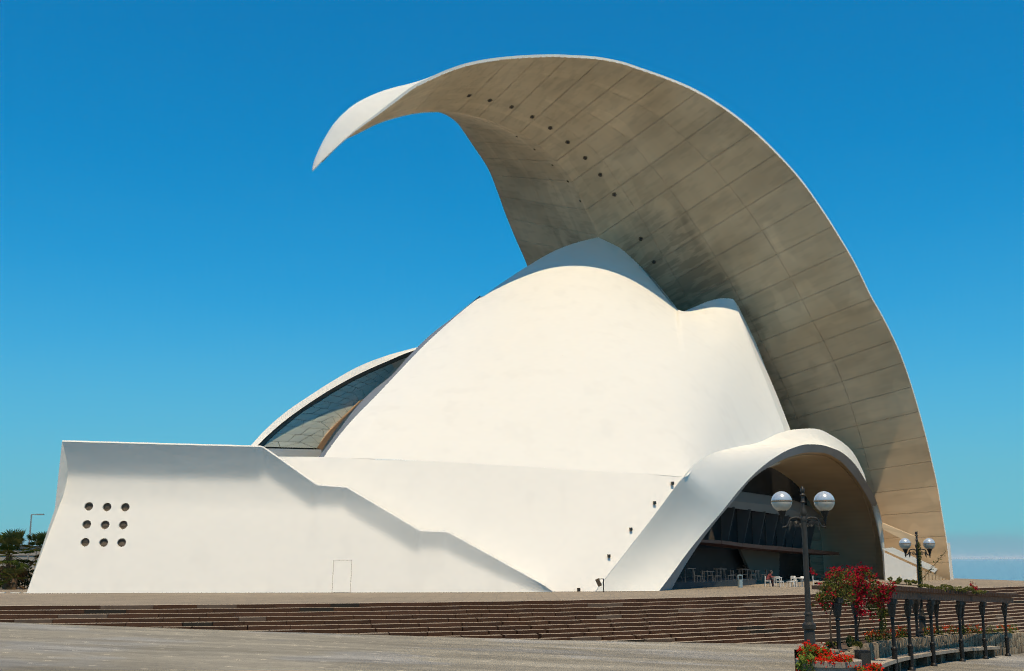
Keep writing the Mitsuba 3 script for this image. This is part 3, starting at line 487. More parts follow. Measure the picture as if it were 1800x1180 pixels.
for w, z in holes:
    c = wall_pt(np.array(w), np.array(z), np.array(10.2)); k = HALL + '__vent'; k = numbered(k)
    m = np.eye(4); m[:3, 0], m[:3, 1], m[:3, 2], m[:3, 3] = hx, hz, -hn, c - hn * 0.36
    scene[k + '__back_plate'] = mikit.ply(trimesh.creation.cylinder(radius=0.33, height=0.04, sections=28).apply_transform(m), 'black')
    for j in range(6):
        zz = -0.21 + 0.085 * j; wd = 2 * math.sqrt(0.30 ** 2 - zz ** 2)
        mt = np.eye(4); mt[:3, 0], mt[:3, 1], mt[:3, 2] = hx, (-hn * 0.75 + hz * 0.66), (hn * 0.66 + hz * 0.75)
        b = box(c - hn * 0.22 + hz * zz, (wd, 0.10, 0.016), m=mt)
        sk = k + '__slat' + (f'_{j:03d}' if j else ''); scene[sk] = mikit.ply(b, 'vent_slat')
# flush door
dws = np.linspace(20.02, 21.2, 5); dzs = np.linspace(0.02, 2.12, 8)
zt_d = ztf(20.6)
D = wall_pt(np.broadcast_to(dws[:, None], (5, 8)), np.broadcast_to(dzs[None], (5, 8)), np.full((5, 8), zt_d), 0.03)
kd = add('flush_door', grid(D, flip=True), 'white_render', HALL, smooth=True)
for w0, w1, z0, z1 in ((19.985, 20.01, 0, 2.15), (21.21, 21.235, 0, 2.17), (19.985, 21.235, 2.125, 2.15)):
    J = wall_pt(*(np.broadcast_to(t, (2, 6)) for t in (np.array([[w0], [w1]]), np.linspace(z0, z1, 6)[None], np.array(zt_d))), 0.034)
    add('joint', grid(J, flip=True), 'beam_paint', kd)

# stair, sloping beam and pier by the foot of the roof sail
ST = HALL + '__side_stair'
sa, sb = np.array([38.95, 121.5]), np.array([42.55, 122.2]); sd = (sb - sa) / np.hypot(*(sb - sa)); sn = np.array([-sd[1], sd[0]])
if sn @ -sa < 0: sn = -sn
def spt(t, off, z): return np.r_[sa + sd * t + sn * off, z]
ln = np.hypot(*(sb - sa))
V = [spt(t, o, z) for o in (0, -0.3) for t, z in ((0.05, 0), (0.05, 2.92), (ln, 1.36), (ln, 0))]
add('stair_wall', trimesh.convex.convex_hull(np.array(V)), 'white_render', ST)
for i in range(6):
    o = -0.35 - 0.35 * i; dz = 0.20 * i; t0, t1 = 0.1 + 0.42 * i, ln + 2.3 + 0.3 * i
    z = lambda t: 3.38 - 0.42 * t + dz
    V = [spt(t, o + w, z(t) + h) for w in (0, -0.12) for h in (0, -0.11) for t in (t0, t1)]
    add('stair_edge', trimesh.convex.convex_hull(np.array(V)), 'white_tile', ST)
V = [np.array(q) + d for q in ((39.8, 124.0, 6.03), (39.8, 124.0, 5.36), (43.6, 124.6, 4.52), (43.6, 124.6, 3.5)) for d in (np.zeros(3), np.array([0.3, 0.5, 0.0]))]
add('sloping_beam', trimesh.convex.convex_hull(np.array(V)), 'concrete_1', ST)
for i in range(9):
    t = i / 8; p = np.array([42.9, 122.3]) * (1 - t) + np.array([46.3, 123.8]) * t; h = 1.05 * (1 - t) + 0.08
    add('fence_slat', box((p[0], p[1], h / 2), (0.36, 0.10, h), rz=0.41), 'concrete_1', ST)
add('pier', trimesh.convex.convex_hull(np.array([(x, y, z) for x, y, z in ((47.9, 128.4, 0), (48.63, 128.1, 0), (49.0, 129.6, 0), (48.0, 128.4, 3.98), (48.53, 128.15, 3.95), (48.9, 129.6, 3.95))])), 'white_render', HALL)

# ---------------------------------------------------------------- things on the plaza
fl = G['flood'][0]
k = thing('floodlight', 'brown tilted floodlight on a thin bracket post by the left foot of the arch', 'floodlight')
add('post', cat([box((fl[0], fl[1], 0.45), (0.06, 0.06, 0.9)), box((fl[0] - 0.2, fl[1], 0.88), (0.4, 0.05, 0.05))]), 'iron', k)
m = trimesh.transformations.rotation_matrix(math.radians(25), [0, -1, 0])
add('head', box((fl[0] - 0.34, fl[1], 0.64), (0.26, 0.34, 0.52), m=trimesh.transformations.rotation_matrix(math.radians(-25), [0, 1, 0])), 'fixture_brown', k)
def chair_parts(x, y, rz, z0=0.0, mt='white_plastic'):
    R = lambda a, b, c: np.array([x + math.cos(rz) * a - math.sin(rz) * b, y + math.sin(rz) * a + math.cos(rz) * b, z0 + c])
    bx_ = lambda a, b, c, s: box(R(a, b, c), s, rz=rz)
    P = {'seat': [bx_(0, 0, 0.45, (0.44, 0.44, 0.05))], 'backrest': [bx_(0, 0.21, 0.74, (0.44, 0.05, 0.22)), bx_(-0.19, 0.21, 0.55, (0.05, 0.04, 0.3)), bx_(0.19, 0.21, 0.55, (0.05, 0.04, 0.3))]}
    legs = [tube([R(a * 0.19, b * 0.19, 0.45), R(a * 0.22, b * 0.23, 0)], 0.024, 6) for a in (-1, 1) for b in (-1, 1)]
    return P, legs
def chair(x, y, rz, label, z0=0.0, group=None, nm='terrace_chair', mt='white_plastic'):
    k = thing(nm, label, 'chair', group); P, legs = chair_parts(x, y, rz, z0)
    for n_p, ms in P.items(): add(n_p, cat(ms), mt, k)
    for l in legs: add('leg', l, mt, k)
    return k
def table(x, y, h, z0, label, group=None, top=(0.75, 0.75), mt='white_plastic'):
    k = thing('terrace_table', label, 'table', group)
    add('tabletop', box((x, y, z0 + h), (top[0], top[1], 0.05), rz=0.5), mt, k)
    for a in (-1, 1):
        for b in (-1, 1): add('leg', tube([(x + a * 0.3, y + b * 0.3, z0 + h), (x + a * 0.32, y + b * 0.32, z0)], 0.025, 6), mt, k)
chair(21.60, 93.9, 2.2, 'white cafe chair standing alone, leftmost of the sunlit chairs under the arch')
chair(22.40, 93.6, -1.2, 'white cafe chair left of the sunlit terrace table')
chair(23.05, 95.0, 0.2, 'white cafe chair behind the sunlit terrace table')
chair(23.75, 94.6, 2.6, 'white cafe chair directly behind the near street lamp pole')
chair(24.85, 95.2, 1.3, 'white cafe chair just right of the near street lamp pole, rightmost of the row')
table(23.3, 94.3, 0.70, 0, 'low white table among the sunlit chairs under the arch', top=(0.7, 0.7))
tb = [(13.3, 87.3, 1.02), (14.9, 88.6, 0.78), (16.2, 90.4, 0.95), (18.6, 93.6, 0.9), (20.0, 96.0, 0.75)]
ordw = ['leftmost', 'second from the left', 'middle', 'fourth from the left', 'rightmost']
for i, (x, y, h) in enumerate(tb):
    table(x, y, h, 0.5, f'table coloured dark for shade, {ordw[i]} of five on the dim platform in the arch', group='tables in the shade of the arch', mt='shaded_furniture')
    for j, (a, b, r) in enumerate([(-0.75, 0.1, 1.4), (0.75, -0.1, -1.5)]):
        chair(x + a, y + b, r, f'chair coloured dark for shade, {"left" if j == 0 else "right"} of the {ordw[i]} table on the dim platform', 0.5, group='chairs in the shade of the arch', mt='shaded_furniture')
k = thing('litter_bin', 'pale steel litter bin with a dark slot standing at the edge of the arch shade', 'bin')
add('body', lathe([(0.001, 0), (0.20, 0), (0.20, 0.62), (0.001, 0.62)], 18, (18.03, 92.0, 0)), 'steel_bin', k, smooth=30)
add('hood', cat([box((18.03 + a, 92.0, 0.78), (0.05, 0.3, 0.34)) for a in (-0.17, 0.17)] + [lathe([(0.001, 0.92), (0.20, 0.92), (0.20, 0.99), (0.001, 1.0)], 18, (18.03, 92.0, 0))]), 'steel_bin', k, smooth=30)
add('stand_in_pot', lathe([(0.001, 0), (0.26, 0), (0.52, 0.46), (0.52, 0.5), (0.46, 0.5), (0.42, 0.42), (0.001, 0.42)], 20, (48.98, 108.0, 0)), 'navy', smooth=30,  # pot shape added for a dark blue object of unknown kind
    label='dark blue pot shape put in for an unknown object at the right edge of the picture', cat='pot')

# seated figure in the shade
import manifold3d as m3
def ball(c, r, n=12): return m3.Manifold.sphere(r, n).translate([float(t) for t in c])
def bone(a, ra, b, rb): return m3.Manifold.batch_hull([ball(a, ra), ball(b, rb)])
def body_mesh(bones, edge=0.05, it=8):
    M_ = m3.Manifold()
    for b in bones: M_ = M_ + bone(*b)
    M_ = M_.refine_to_length(edge); mm = M_.to_mesh(); t = trimesh.Trimesh(mm.vert_properties[:, :3], mm.tri_verts)
    trimesh.smoothing.filter_taubin(t, iterations=it); return t
px_, py_ = 20.95, 95.3
def Q(a, b, c): return (px_ + a, py_ + b, c)
k = thing('person', 'person with dark hair sitting bent over a table in the arch shade', 'person')
add('skin', body_mesh([(Q(0.30, 0, 1.10), 0.105, Q(0.33, 0, 1.20), 0.10), (Q(0.30, 0, 1.10), 0.105, Q(0.38, 0, 1.09), 0.06), (Q(0.22, 0, 1.0), 0.055, Q(0.3, 0, 1.1), 0.06), (Q(0.40, -0.2, 0.78), 0.04, Q(0.55, -0.1, 0.78), 0.03), (Q(0.40, 0.2, 0.78), 0.04, Q(0.55, 0.1, 0.78), 0.03)], 0.05, 4), mat('skin', base_color=rgb(0.30, 0.17, 0.11), roughness=0.6), k, smooth=True)
add('hair', body_mesh([(Q(0.27, 0, 1.17), 0.125, Q(0.33, 0, 1.24), 0.10), (Q(0.27, 0, 1.17), 0.12, Q(0.2, 0, 1.05), 0.09)], 0.05, 4), 'black', k, smooth=True)
add('shirt', body_mesh([(Q(0, 0, 0.55), 0.15, Q(0.10, 0, 0.8), 0.15), (Q(0.10, 0, 0.8), 0.14, Q(0.2, -0.15, 0.95), 0.09), (Q(0.10, 0, 0.8), 0.14, Q(0.2, 0.15, 0.95), 0.09), (Q(0.2, -0.2, 0.95), 0.06, Q(0.25, -0.26, 0.74), 0.05), (Q(0.25, -0.26, 0.74), 0.05, Q(0.42, -0.2, 0.78), 0.045), (Q(0.2, 0.2, 0.95), 0.06, Q(0.25, 0.26, 0.74), 0.05), (Q(0.25, 0.26, 0.74), 0.05, Q(0.42, 0.2, 0.78), 0.045)]), mat('shirt_red', base_color=rgb(0.22, 0.05, 0.05), roughness=0.9), k, smooth=True)
add('trousers', body_mesh([(Q(0, 0, 0.52), 0.15, Q(0, 0, 0.55), 0.15), (Q(0, -0.1, 0.52), 0.10, Q(0.42, -0.12, 0.5), 0.075), (Q(0.42, -0.12, 0.5), 0.07, Q(0.40, -0.12, 0.08), 0.05), (Q(0, 0.1, 0.52), 0.10, Q(0.42, 0.12, 0.5), 0.075), (Q(0.42, 0.12, 0.5), 0.07, Q(0.40, 0.12, 0.08), 0.05), (Q(0.40, -0.12, 0.05), 0.05, Q(0.55, -0.12, 0.04), 0.04), (Q(0.40, 0.12, 0.05), 0.05, Q(0.55, 0.12, 0.04), 0.04)]), mat('trousers_dark', base_color=rgb(0.06, 0.025, 0.025), roughness=0.9), k, smooth=True)
chair(px_ - 0.02, py_, 1.57, 'white chair that the person in the arch shade sits on')
table(px_ + 0.75, py_, 0.72, 0, 'small table in front of the sitting person', top=(0.6, 0.6))

# ---------------------------------------------------------------- street lamps with two globes
def globe_lamp(x, y, zb, ztop, zg, zarm, half, rg, yaw, label):
    k = thing('street_lamp', label, 'lamp')
    H = ztop - zb; z = lambda t: zb + t
    base = [(0.001, 0), (0.26, 0), (0.26, 0.12), (0.21, 0.16), (0.21, 0.95), (0.235, 1.0), (0.235, 1.08), (0.19, 1.12)]
    add('pedestal', lathe(base, 8, (x, y, zb)), 'iron_worn', k, smooth=20)
    zs = zarm - zb
    shaft = [(0.19, 1.12), (0.215, 1.2), (0.215, 1.26), (0.165, 1.34), (0.155, 1.75), (0.20, 1.80), (0.20, 1.92), (0.125, 1.98), (0.11, 2.15), (0.13, 2.2), (0.13, 2.24), (0.085, 2.3), (0.078, zs - 0.25), (0.072, zs - 0.06)]
    add('pole', lathe(shaft, 14, (x, y, zb)), 'iron_worn', k, smooth=40)
    fin = [(0.085, zs - 0.08), (0.10, zs + 0.0), (0.06, zs + 0.08), (0.10, zs + 0.14), (0.10, zs + 0.24), (0.055, zs + 0.3), (0.05, zs + 0.46), (0.085, zs + 0.49), (0.05, zs + 0.53), (0.045, zs + 0.66), (0.09, zs + 0.70), (0.04, zs + 0.76), (0.075, zs + 0.83), (0.06, zs + 0.90), (0.001, H)]
    add('finial', lathe(fin, 12, (x, y, zb)), 'iron_worn', k, smooth=40)
    d = np.array([math.cos(yaw), math.sin(yaw), 0])
    for s in (-1, 1):
        c = np.array([x, y, 0]) + d * s * half
        P = lambda a, zz: np.array([x, y, zz]) + d * s * a
        pts = [P(0.07, zarm - 0.02), P(0.22, zarm + 0.04), P(0.40, zarm - 0.0), P(half * 0.75, zarm - 0.16), P(half * 0.88, zarm - 0.24), P(half, zarm - 0.24)]
        arm = [tube(resample(pts, 14), 0.026, 8)]
        for ca, rr, cz in ((0.22, 0.09, -0.16), (0.40, 0.06, -0.14), (0.10, 0.05, -0.2)):       # scrolls
            th = np.linspace(0, 4.6 * math.pi, 34); rad = rr * (1 - th / (5.6 * math.pi))
            arm.append(tube([P(ca + r_ * math.cos(t_), zarm + cz + r_ * math.sin(t_)) for t_, r_ in zip(th, rad)], 0.013, 5))
        leafp = [P(half * 0.62, zarm - 0.10), P(half * 0.66, zarm - 0.24), P(half * 0.72, zarm - 0.38)]
        arm.append(tube(leafp, [0.045, 0.04, 0.006], 6))
        add('arm', cat(arm), 'iron_worn', k, smooth=40)
        zc = zg - rg
        add('cup', lathe([(0.001, -0.42), (0.02, -0.36), (0.045, -0.24), (0.045, -0.18), (0.075, -0.12), (0.13, 0.03), (0.14, 0.06), (0.001, 0.06)], 14, (c[0], c[1], zc)), 'iron', k, smooth=40)
        th = np.linspace(0, math.pi / 2, 10)
        gk = add('globe', lathe([(0.001, rg * 1.03)] + [(rg * math.sin(t_), rg * math.cos(t_)) for t_ in th[1:]], 28, (c[0], c[1], zg)), 'globe_top', k, smooth=True)
        add('lower_half', lathe([(rg * math.cos(t_) * 0.995, -rg * math.sin(t_)) for t_ in np.linspace(0.0, 1.22, 10)], 28, (c[0], c[1], zg)), 'globe_low', gk, smooth=True)
        add('ring', lathe([(rg * 1.0, -0.012), (rg * 1.025, -0.012), (rg * 1.025, 0.012), (rg * 1.0, 0.012)], 28, (c[0], c[1], zg)), 'copper_ring', gk, smooth=30)
globe_lamp(8.74, 34.5, gz(8.74, 34.5), 4.40, 3.93, 3.42, 0.64, 0.305, 0.0, 'tall iron street lamp with two globes in front of the arch, nearest to the viewer')
globe_lamp(20.1, 57.4, gz(20.1, 57.4), 3.45, 2.96, 2.66, 0.61, 0.285, 0.05, 'iron street lamp with two globes behind the pergola, climbed by a vine')

# ---------------------------------------------------------------- pergola, planters and bench
wl_pts = np.array([(9.53, 36.52), (10.58, 37.1), (12.08, 40.72), (14.21, 45.16), (16.38, 49.01), (20.42, 55.45), (24.59, 60.75), (29.08, 66.66), (33.5, 72.0)])
wf = Pchip(wl_pts[1:, 1], wl_pts[1:, 0])                                # front line of the planter wall
def wall_at(yv, off):
    p = np.array([float(wf(yv)), yv]); q = np.array([float(wf(yv + 0.2)), yv + 0.2]); t = (q - p) / np.hypot(*(q - p)); n = np.array([t[1], -t[0]])
    return p + n * off, t, n                                            # n points to the bench side
PW = thing('planter_wall', 'long curved planter wall of dark upright lava stones behind the bench', 'planter')
ys = np.linspace(37.4, 71, 90)
core = [wall_at(t, -0.06)[0] for t in ys]; rear = [wall_at(t, -1.7)[0] for t in ys[::-1]]
top_c = np.array([[*p, gz(*p) + 1.02] for p in core]); top_r = np.array([[*p, gz(*p) + 1.02] for p in rear[::-1]])
bot_c = top_c - [0, 0, 1.35]; bot_r = top_r - [0, 0, 1.35]
add('core', grid(np.stack([bot_c, top_c, top_c - (top_c - top_r) * 0.12 + [0, 0, 0.0]], 1)), 'mortar', PW)
add('soil', grid(np.stack([top_c - (top_c - top_r) * 0.1 - [0, 0, 0.05], top_r - [0, 0, 0.05]], 1)), 'soil', PW)
add('back_wall', grid(np.stack([top_r - (top_r - top_c) * 0.12, top_r, bot_r], 1)), 'rock_1', PW)
def stone(c, ex_, ez_, en, w, h, d, jit=0.25):
    v = trimesh.creation.box(extents=(w, d, h)).vertices.copy()
    v = np.vstack([v, [(0, -d / 2 - 0.03, 0)], [(w * 0.2, -d / 2 - 0.02, h * 0.3)], [(-w * 0.25, -d / 2 - 0.025, -h * 0.2)]])
    v += rng.uniform(-1, 1, v.shape) * np.array([w, d * 0.4, h]) * jit * 0.35
    P = c + v[:, :1] * ex_ - v[:, 1:2] * en + v[:, 2:] * ez_
    return trimesh.convex.convex_hull(P)
up = np.array([0, 0, 1.0]); far_s = []
yv = 37.5
while yv < 68:
    w = rng.uniform(0.16, 0.34); p, t, n = wall_at(yv, 0.0); yv += w * t[1]
    bench_side = yv < 60.6
    lo = 0.0
    zs = [0.0]
    while zs[-1] < 1.0: zs.append(zs[-1] + rng.uniform(0.28, 0.62))
    zs[-1] = 1.13 + rng.uniform(-0.04, 0.05)
    if len(zs) > 2 and zs[-1] - zs[-2] < 0.15: zs.pop(-2)
    for z0, z1 in zip(zs[:-1], zs[1:]):
        h = z1 - z0
        c = np.r_[p, gz(*p) + (z0 + z1) / 2 - 0.02]
        add('stone', stone(c, np.r_[t, 0], up, np.r_[n, 0], w * 0.93, h * 0.95, 0.2), f'rock_{rng.integers(3)}' if bench_side else f'rubble_{rng.integers(2)}' if rng.random() < 0.4 else f'rock_{rng.integers(3)}', PW)
# light rubble end of the planter
e0, e1 = np.array([9.45, 36.6]), np.array([10.75, 37.3]); et = (e1 - e0) / np.hypot(*(e1 - e0)); en_ = np.array([et[1], -et[0]])
add('end_core', box(np.r_[(e0 + e1) / 2 - en_ * 0.25, gz(10, 37) + 0.45], (1.5, 0.36, 1.2), rz=math.atan2(et[1], et[0])), 'mortar', PW)
x = 0.0
while x < 1.5:
    w = rng.uniform(0.18, 0.34); z0 = -0.1
    while z0 < 1.0:
        h = min(rng.uniform(0.16, 0.3), 1.12 - z0); p = e0 + et * (x + w / 2)
        if h > 0.05: add('rubble_stone', stone(np.r_[p, gz(*p) + z0 + h / 2], np.r_[et, 0], up, np.r_[en_, 0], w * 0.97, h * 0.97, 0.2, 0.3), f'rubble_{rng.integers(2)}', PW)
        z0 += h
    x += w
# left side of that planter end, running back
for q in range(7):
    p = e0 + np.array([0.15, 0.35]) * (q + 0.5) * 0.85
    add('rubble_stone', stone(np.r_[p, gz(*p) + 0.5], np.array([0.39, 0.92, 0]), up, np.array([-0.92, 0.39, 0]), 0.32, 1.15, 0.2, 0.25), f'rubble_{rng.integers(2)}', PW)
add('end_soil', prism([tuple(e0), tuple(e1), tuple(e1 + [0.5, 1.4]), (12.2, 41.5), (10.6, 41.2), tuple(e0 + [0.5, 1.6])], gz(10.5, 38) + 0.6, gz(10.5, 38) + 0.98), 'soil', PW)
# bench
BN = thing('stone_bench', 'curved stone bench slab running along the foot of the planter wall', 'bench')
bys = np.linspace(37.6, 60.4, 20)
for i in range(len(bys) - 1):
    a0, a1 = bys[i] + 0.012, bys[i + 1] - 0.012
    V = []
    for t in (a0, a1):
        for off in (0.10, 0.72):
            p = wall_at(t, off)[0]
            for dz in (0.42, 0.55): V.append(np.r_[p, gz(*p) + dz])
    add('slab', trimesh.convex.convex_hull(np.array(V)), 'bench_slab', BN)
for t in np.linspace(38.2, 60, 10):
    p, tt, n = wall_at(t, 0.36); add('support', box(np.r_[p, gz(*p) + 0.2], (0.18, 0.4, 0.46), rz=math.atan2(tt[1], tt[0])), 'rock_1', BN)
pb_, tb_, nb_ = wall_at(38.0, 0.30)
pb_ = np.array([10.98, 36.9]); gb = gz(*pb_)
kb = thing('metal_box', 'dark grey metal cabinet at the left end of the stone bench', 'cabinet')
add('body', box((pb_[0], pb_[1], gb + 0.55), (0.38, 0.34, 1.16), rz=0.1), 'iron', kb)
add('door', box((pb_[0] + 0.03, pb_[1] - 0.18, gb + 0.75), (0.30, 0.02, 0.62), rz=0.1), 'iron_worn', kb)
# posts
PG = thing('pergola', 'dark iron post pergola with a curved slatted timber roof over the stone bench', 'pergola')
fp = np.array([(14.19, 43.68), (15.72, 46.42), (17.93, 50.13), (20.9, 54.7), (23.3, 57.95), (26.06, 61.89)])
def post(p, zb, zt_, front):
    k = numbered(PG + '__post'); zl = zt_ - zb
    prof = [(0.001, 0), (0.15, 0), (0.15, 0.06), (0.10, 0.12), (0.085, 0.16)]
    prof += [(0.10, 0.2), (0.10, 0.85), (0.12, 0.88), (0.12, 0.95), (0.07, 1.0)] if front else [(0.07, 0.3)]
    prof += [(0.062, zl - 0.78), (0.09, zl - 0.74), (0.07, zl - 0.68)]
    scene[k] = mikit.ply(lathe(prof, 12, (p[0], p[1], zb)), 'iron', smooth=40)
    sides = 4
    add('capital', cat([lathe([(0.07, zl - 0.68), (0.12, zl - 0.60), (0.17, zl - 0.25), (0.17, zl - 0.2), (0.10, zl - 0.16), (0.10, zl)], 8, (p[0], p[1], zb)), box((p[0] + 0.02, p[1] - 0.16, zb + zl - 0.1), (0.2, 0.24, 0.18), rz=0.4)]), 'iron_worn', k, smooth=25)
beam_z = lambda p: gz(*p) + 2.74
for p in fp: post(p, gz(*p), beam_z(p), True)
pff = Pchip(np.r_[40.0, fp[:, 1], 66.0], np.r_[12.2, fp[:, 0], 29.0])
bpx = [1475, 1512, 1557, 1620, 1656, 1702]
bp = []
for px in bpx:
    best = min(np.linspace(36.5, 66, 900), key=lambda yy: abs((lambda w: w[0] / w[1] * (2000 * 0.9814 + 100) / 1.0)(wall_at(max(yy, 37.4), -0.75)[0] if yy > 37.4 else np.array([10.6, 38.4])) * 0 + (900 + 2085.0 * wall_at(max(yy, 37.4), -0.75)[0][0] / wall_at(max(yy, 37.4), -0.75)[0][1]) - px))
    bp.append(wall_at(max(best, 37.4), -0.75)[0])
bp[0] = np.array([10.62, 38.2])
for p in bp: post(p, gz(*p) + 0.95, beam_z(p), False)
by_ = np.linspace(43.0, 63.5, 70)
front_l = np.array([[float(pff(t)), t] for t in by_])
def nrm(P): t = np.gradient(P, axis=0); t /= np.linalg.norm(t, axis=1, keepdims=True); return np.c_[t[:, 1], -t[:, 0]]
fn = nrm(front_l); rear_l = front_l - fn * 2.3
def beam(L2, w, z0, z1):
    n = nrm(L2); a, b = L2 + n * w / 2, L2 - n * w / 2; zb = np.array([beam_z(p) for p in L2])
    ring = np.stack([np.c_[a, zb + z0], np.c_[a, zb + z1], np.c_[b, zb + z1], np.c_[b, zb + z0], np.c_[a, zb + z0]], 1); return grid(ring)
add('front_beam', beam(front_l, 0.14, 0.0, 0.26), 'timber', PG)
add('rear_beam', beam(rear_l, 0.14, 0.0, 0.26), 'timber', PG)
cl = np.linspace(0, len(by_) - 1, 74)
for t in cl:
    f = np.array([np.interp(t, np.arange(70), front_l[:, i]) for i in (0, 1)]); n = np.array([np.interp(t, np.arange(70), fn[:, i]) for i in (0, 1)])
    a, b = f + n * 0.45, f - n * 2.75; c = (a + b) / 2
    add('rafter', box(np.r_[c, beam_z(c) + 0.34], (np.hypot(*(a - b)), 0.075, 0.15), rz=math.atan2((a - b)[1], (a - b)[0])), 'timber', PG)
for o in (0.3, -0.6, -1.3, -2.0, -2.6):
    add('batten', beam(front_l + fn * o, 0.09, 0.42, 0.47), 'timber', PG)
# round flower planter at the front
FP = thing('round_planter', 'round low stone planter full of red flowers in the bottom foreground', 'planter')
cx, cy, rx = 8.40, 31.3, 0.80; zg_ = gz(cx, cy); zt_ = -0.38
add('wall', lathe([(rx, zg_ - 0.2), (rx, zt_ - 0.14), (rx + 0.05, zt_ - 0.14), (rx + 0.05, zt_), (rx - 0.30, zt_), (rx - 0.30, zt_ - 0.3)], 40, (cx, cy, 0)), 'bench_slab', FP, smooth=30)
add('soil', lathe([(0.001, zt_ - 0.08), (rx - 0.3, zt_ - 0.08)], 30, (cx, cy, 0)), 'soil', FP)

# ---------------------------------------------------------------- leaves and flowers
def leaves(C, size, n_dir=None, up_bias=0.4, aspect=0.55, fold=0.15):
    """A small folded rhombus per centre."""
    C = np.asarray(C, float); k = len(C)
    d = rng.normal(size=(k, 3)); d /= np.linalg.norm(d, axis=1, keepdims=True)
    n = rng.normal(size=(k, 3)); n[:, 2] = np.abs(n[:, 2]) + up_bias; n -= (n * d).sum(1, keepdims=True) * d; n /= np.linalg.norm(n, axis=1, keepdims=True)
    w = np.cross(n, d); s = (np.broadcast_to(size, (k,)) * rng.uniform(0.7, 1.3, k))[:, None]
    V = np.stack([C - d * s * 0.5, C + w * s * aspect / 2 + n * s * fold, C + d * s * 0.5, C - w * s * aspect / 2 + n * s * fold], 1).reshape(-1, 3)
    i = np.arange(k)[:, None] * 4
    return trimesh.Trimesh(V, np.vstack([i + [0, 1, 2], i + [0, 2, 3]]), process=False)
def in_blob(c, r, k, shell=0.5):
    d = rng.normal(size=(k, 3)); d /= np.linalg.norm(d, axis=1, keepdims=True)
    return np.asarray(c) + d * np.asarray(r) * (rng.uniform(shell, 1.0, (k, 1)) ** 0.6)
def at(px, py, Yw):
    """World point at depth Yw that the photograph shows at (px, py): used to measure where plants stand."""
    a = (py - 590); w = 2000 * math.cos(PITCH) + a * math.sin(PITCH)
    return np.array([(px - 900) / w * Yw, Yw, 2.25 - (a * math.cos(PITCH) - 2000 * math.sin(PITCH)) / w * Yw])
def bush(name, label, catg, blobs, nl, nf, leaf_m, flower_m, ls, fs, stems=None, group=None):
    k = thing(name, label, catg, group)
    for lm, share in leaf_m:
        C = [in_blob(c, r, max(3, int(nl * share * wgt))) for c, r, wgt, fw in blobs]
        add('leaves', leaves(np.vstack(C), ls), lm, k, kind='stuff')
    F = []
    for c, r, wgt, fw in blobs:
        kk = int(nf * fw / 6)
        if kk <= 0: continue
        cen = in_blob(c, np.asarray(r) * 1.08, kk, 0.75)
        F.append(np.repeat(cen, 6, 0) + rng.normal(0, fs * 0.75, (kk * 6, 3)))
    if F: add('flowers', leaves(np.vstack(F), fs, aspect=0.8, fold=0.25), flower_m, k, kind='stuff')
    if stems: add('stem', cat([tube(resample(np.array(s_), 12), np.linspace(r0, r0 * 0.5, 12), 6) for s_, r0 in stems]), 'stem', k, smooth=40)
    return k
def blob(px, py, Yw, rp, wgt, fw, ry=None):
    s = Yw / 2085.0; ry = ry or rp
    return (at(px, py, Yw), np.array([rp * s, 0.5 * (rp + ry) * s, ry * s]), wgt, fw)
b0 = bp[0]; b1 = bp[1]; b2 = bp[2]
Y0, Y1 = 38.2, 41.5
UP_ = 0
bush('bougainvillea', 'loose green bougainvillea with scattered red bracts on the leftmost pergola post', 'plant',
     [blob(1472, 1030, Y0, 26, 0.3, 0.16), blob(1458, 1040, Y0, 22, 0.18, 0.14), blob(1490, 1018, Y0, 18, 0.15, 0.3), blob(1485, 1045, Y0, 20, 0.2, 0.05), blob(1450, 1052, Y0, 14, 0.08, 0.10), blob(1468, 1012, Y0, 14, 0.08, 0.15), blob(1440, 1050, Y0, 9, 0.05, 0.03), blob(1452, 1068, Y0, 8, 0.03, 0.02, 6)],
     2000, 560, [('leaf_olive', 0.55), ('leaf_green', 0.45)], 'bract_red', 0.085, 0.075,
     stems=[([b0.tolist() + [gz(*b0) + 0.95], at(1461, 1125, Y0 - 0.2), at(1459, 1090, Y0 - 0.2), at(1466, 1060, Y0)], 0.04), ([b0.tolist() + [gz(*b0) + 0.95], at(1472, 1110, Y0), at(1478, 1040, Y0)], 0.03),
            ([at(1480, 1045, Y0), at(1455, 1016, Y0), at(1430, 1007, Y0)], 0.012), ([at(1475, 1040, Y0), at(1471, 1000, Y0), at(1483, 1000, Y0 - 0.2)], 0.012), ([at(1490, 1030, Y0), at(1500, 1000, Y0), at(1516, 1012, Y0)], 0.012)])
bush('bougainvillea', 'dense crimson bougainvillea mass over the left end of the pergola roof', 'plant',
     [blob(1508, 1029, Y1, 17, 0.16, 0.2), blob(1522, 1019, Y1, 20, 0.2, 0.22), blob(1535, 1039, Y1, 20, 0.18, 0.2), blob(1506, 1051, Y1, 12, 0.1, 0.14), blob(1512, 1065, Y1, 9, 0.05, 0.12, 14), blob(1515, 1007, Y1, 9, 0.05, 0.1), blob(1552, 1042, Y1, 13, 0.1, 0.16), blob(1566, 1035, Y1, 8, 0.04, 0.08), blob(1548, 1055, Y1, 11, 0.08, 0.10), blob(1532, 1065, Y1, 10, 0.12, 0.0), blob(1534, 1082, Y1, 5, 0.02, 0.03), blob(1430, 1005, Y0, 4, 0.005, 0.02), blob(1429, 1064, Y0, 2.5, 0.0, 0.008)],
     1700, 1250, [('leaf_green', 0.4), ('leaf_olive', 0.3), ('leaf_dark', 0.3)], 'bract_red', 0.085, 0.085,
     stems=[([b1.tolist() + [gz(*b1) + 0.95], at(1509, 1100, Y1 + 0.3), at(1514, 1060, Y1), at(1520, 1030, Y1)], 0.035)])
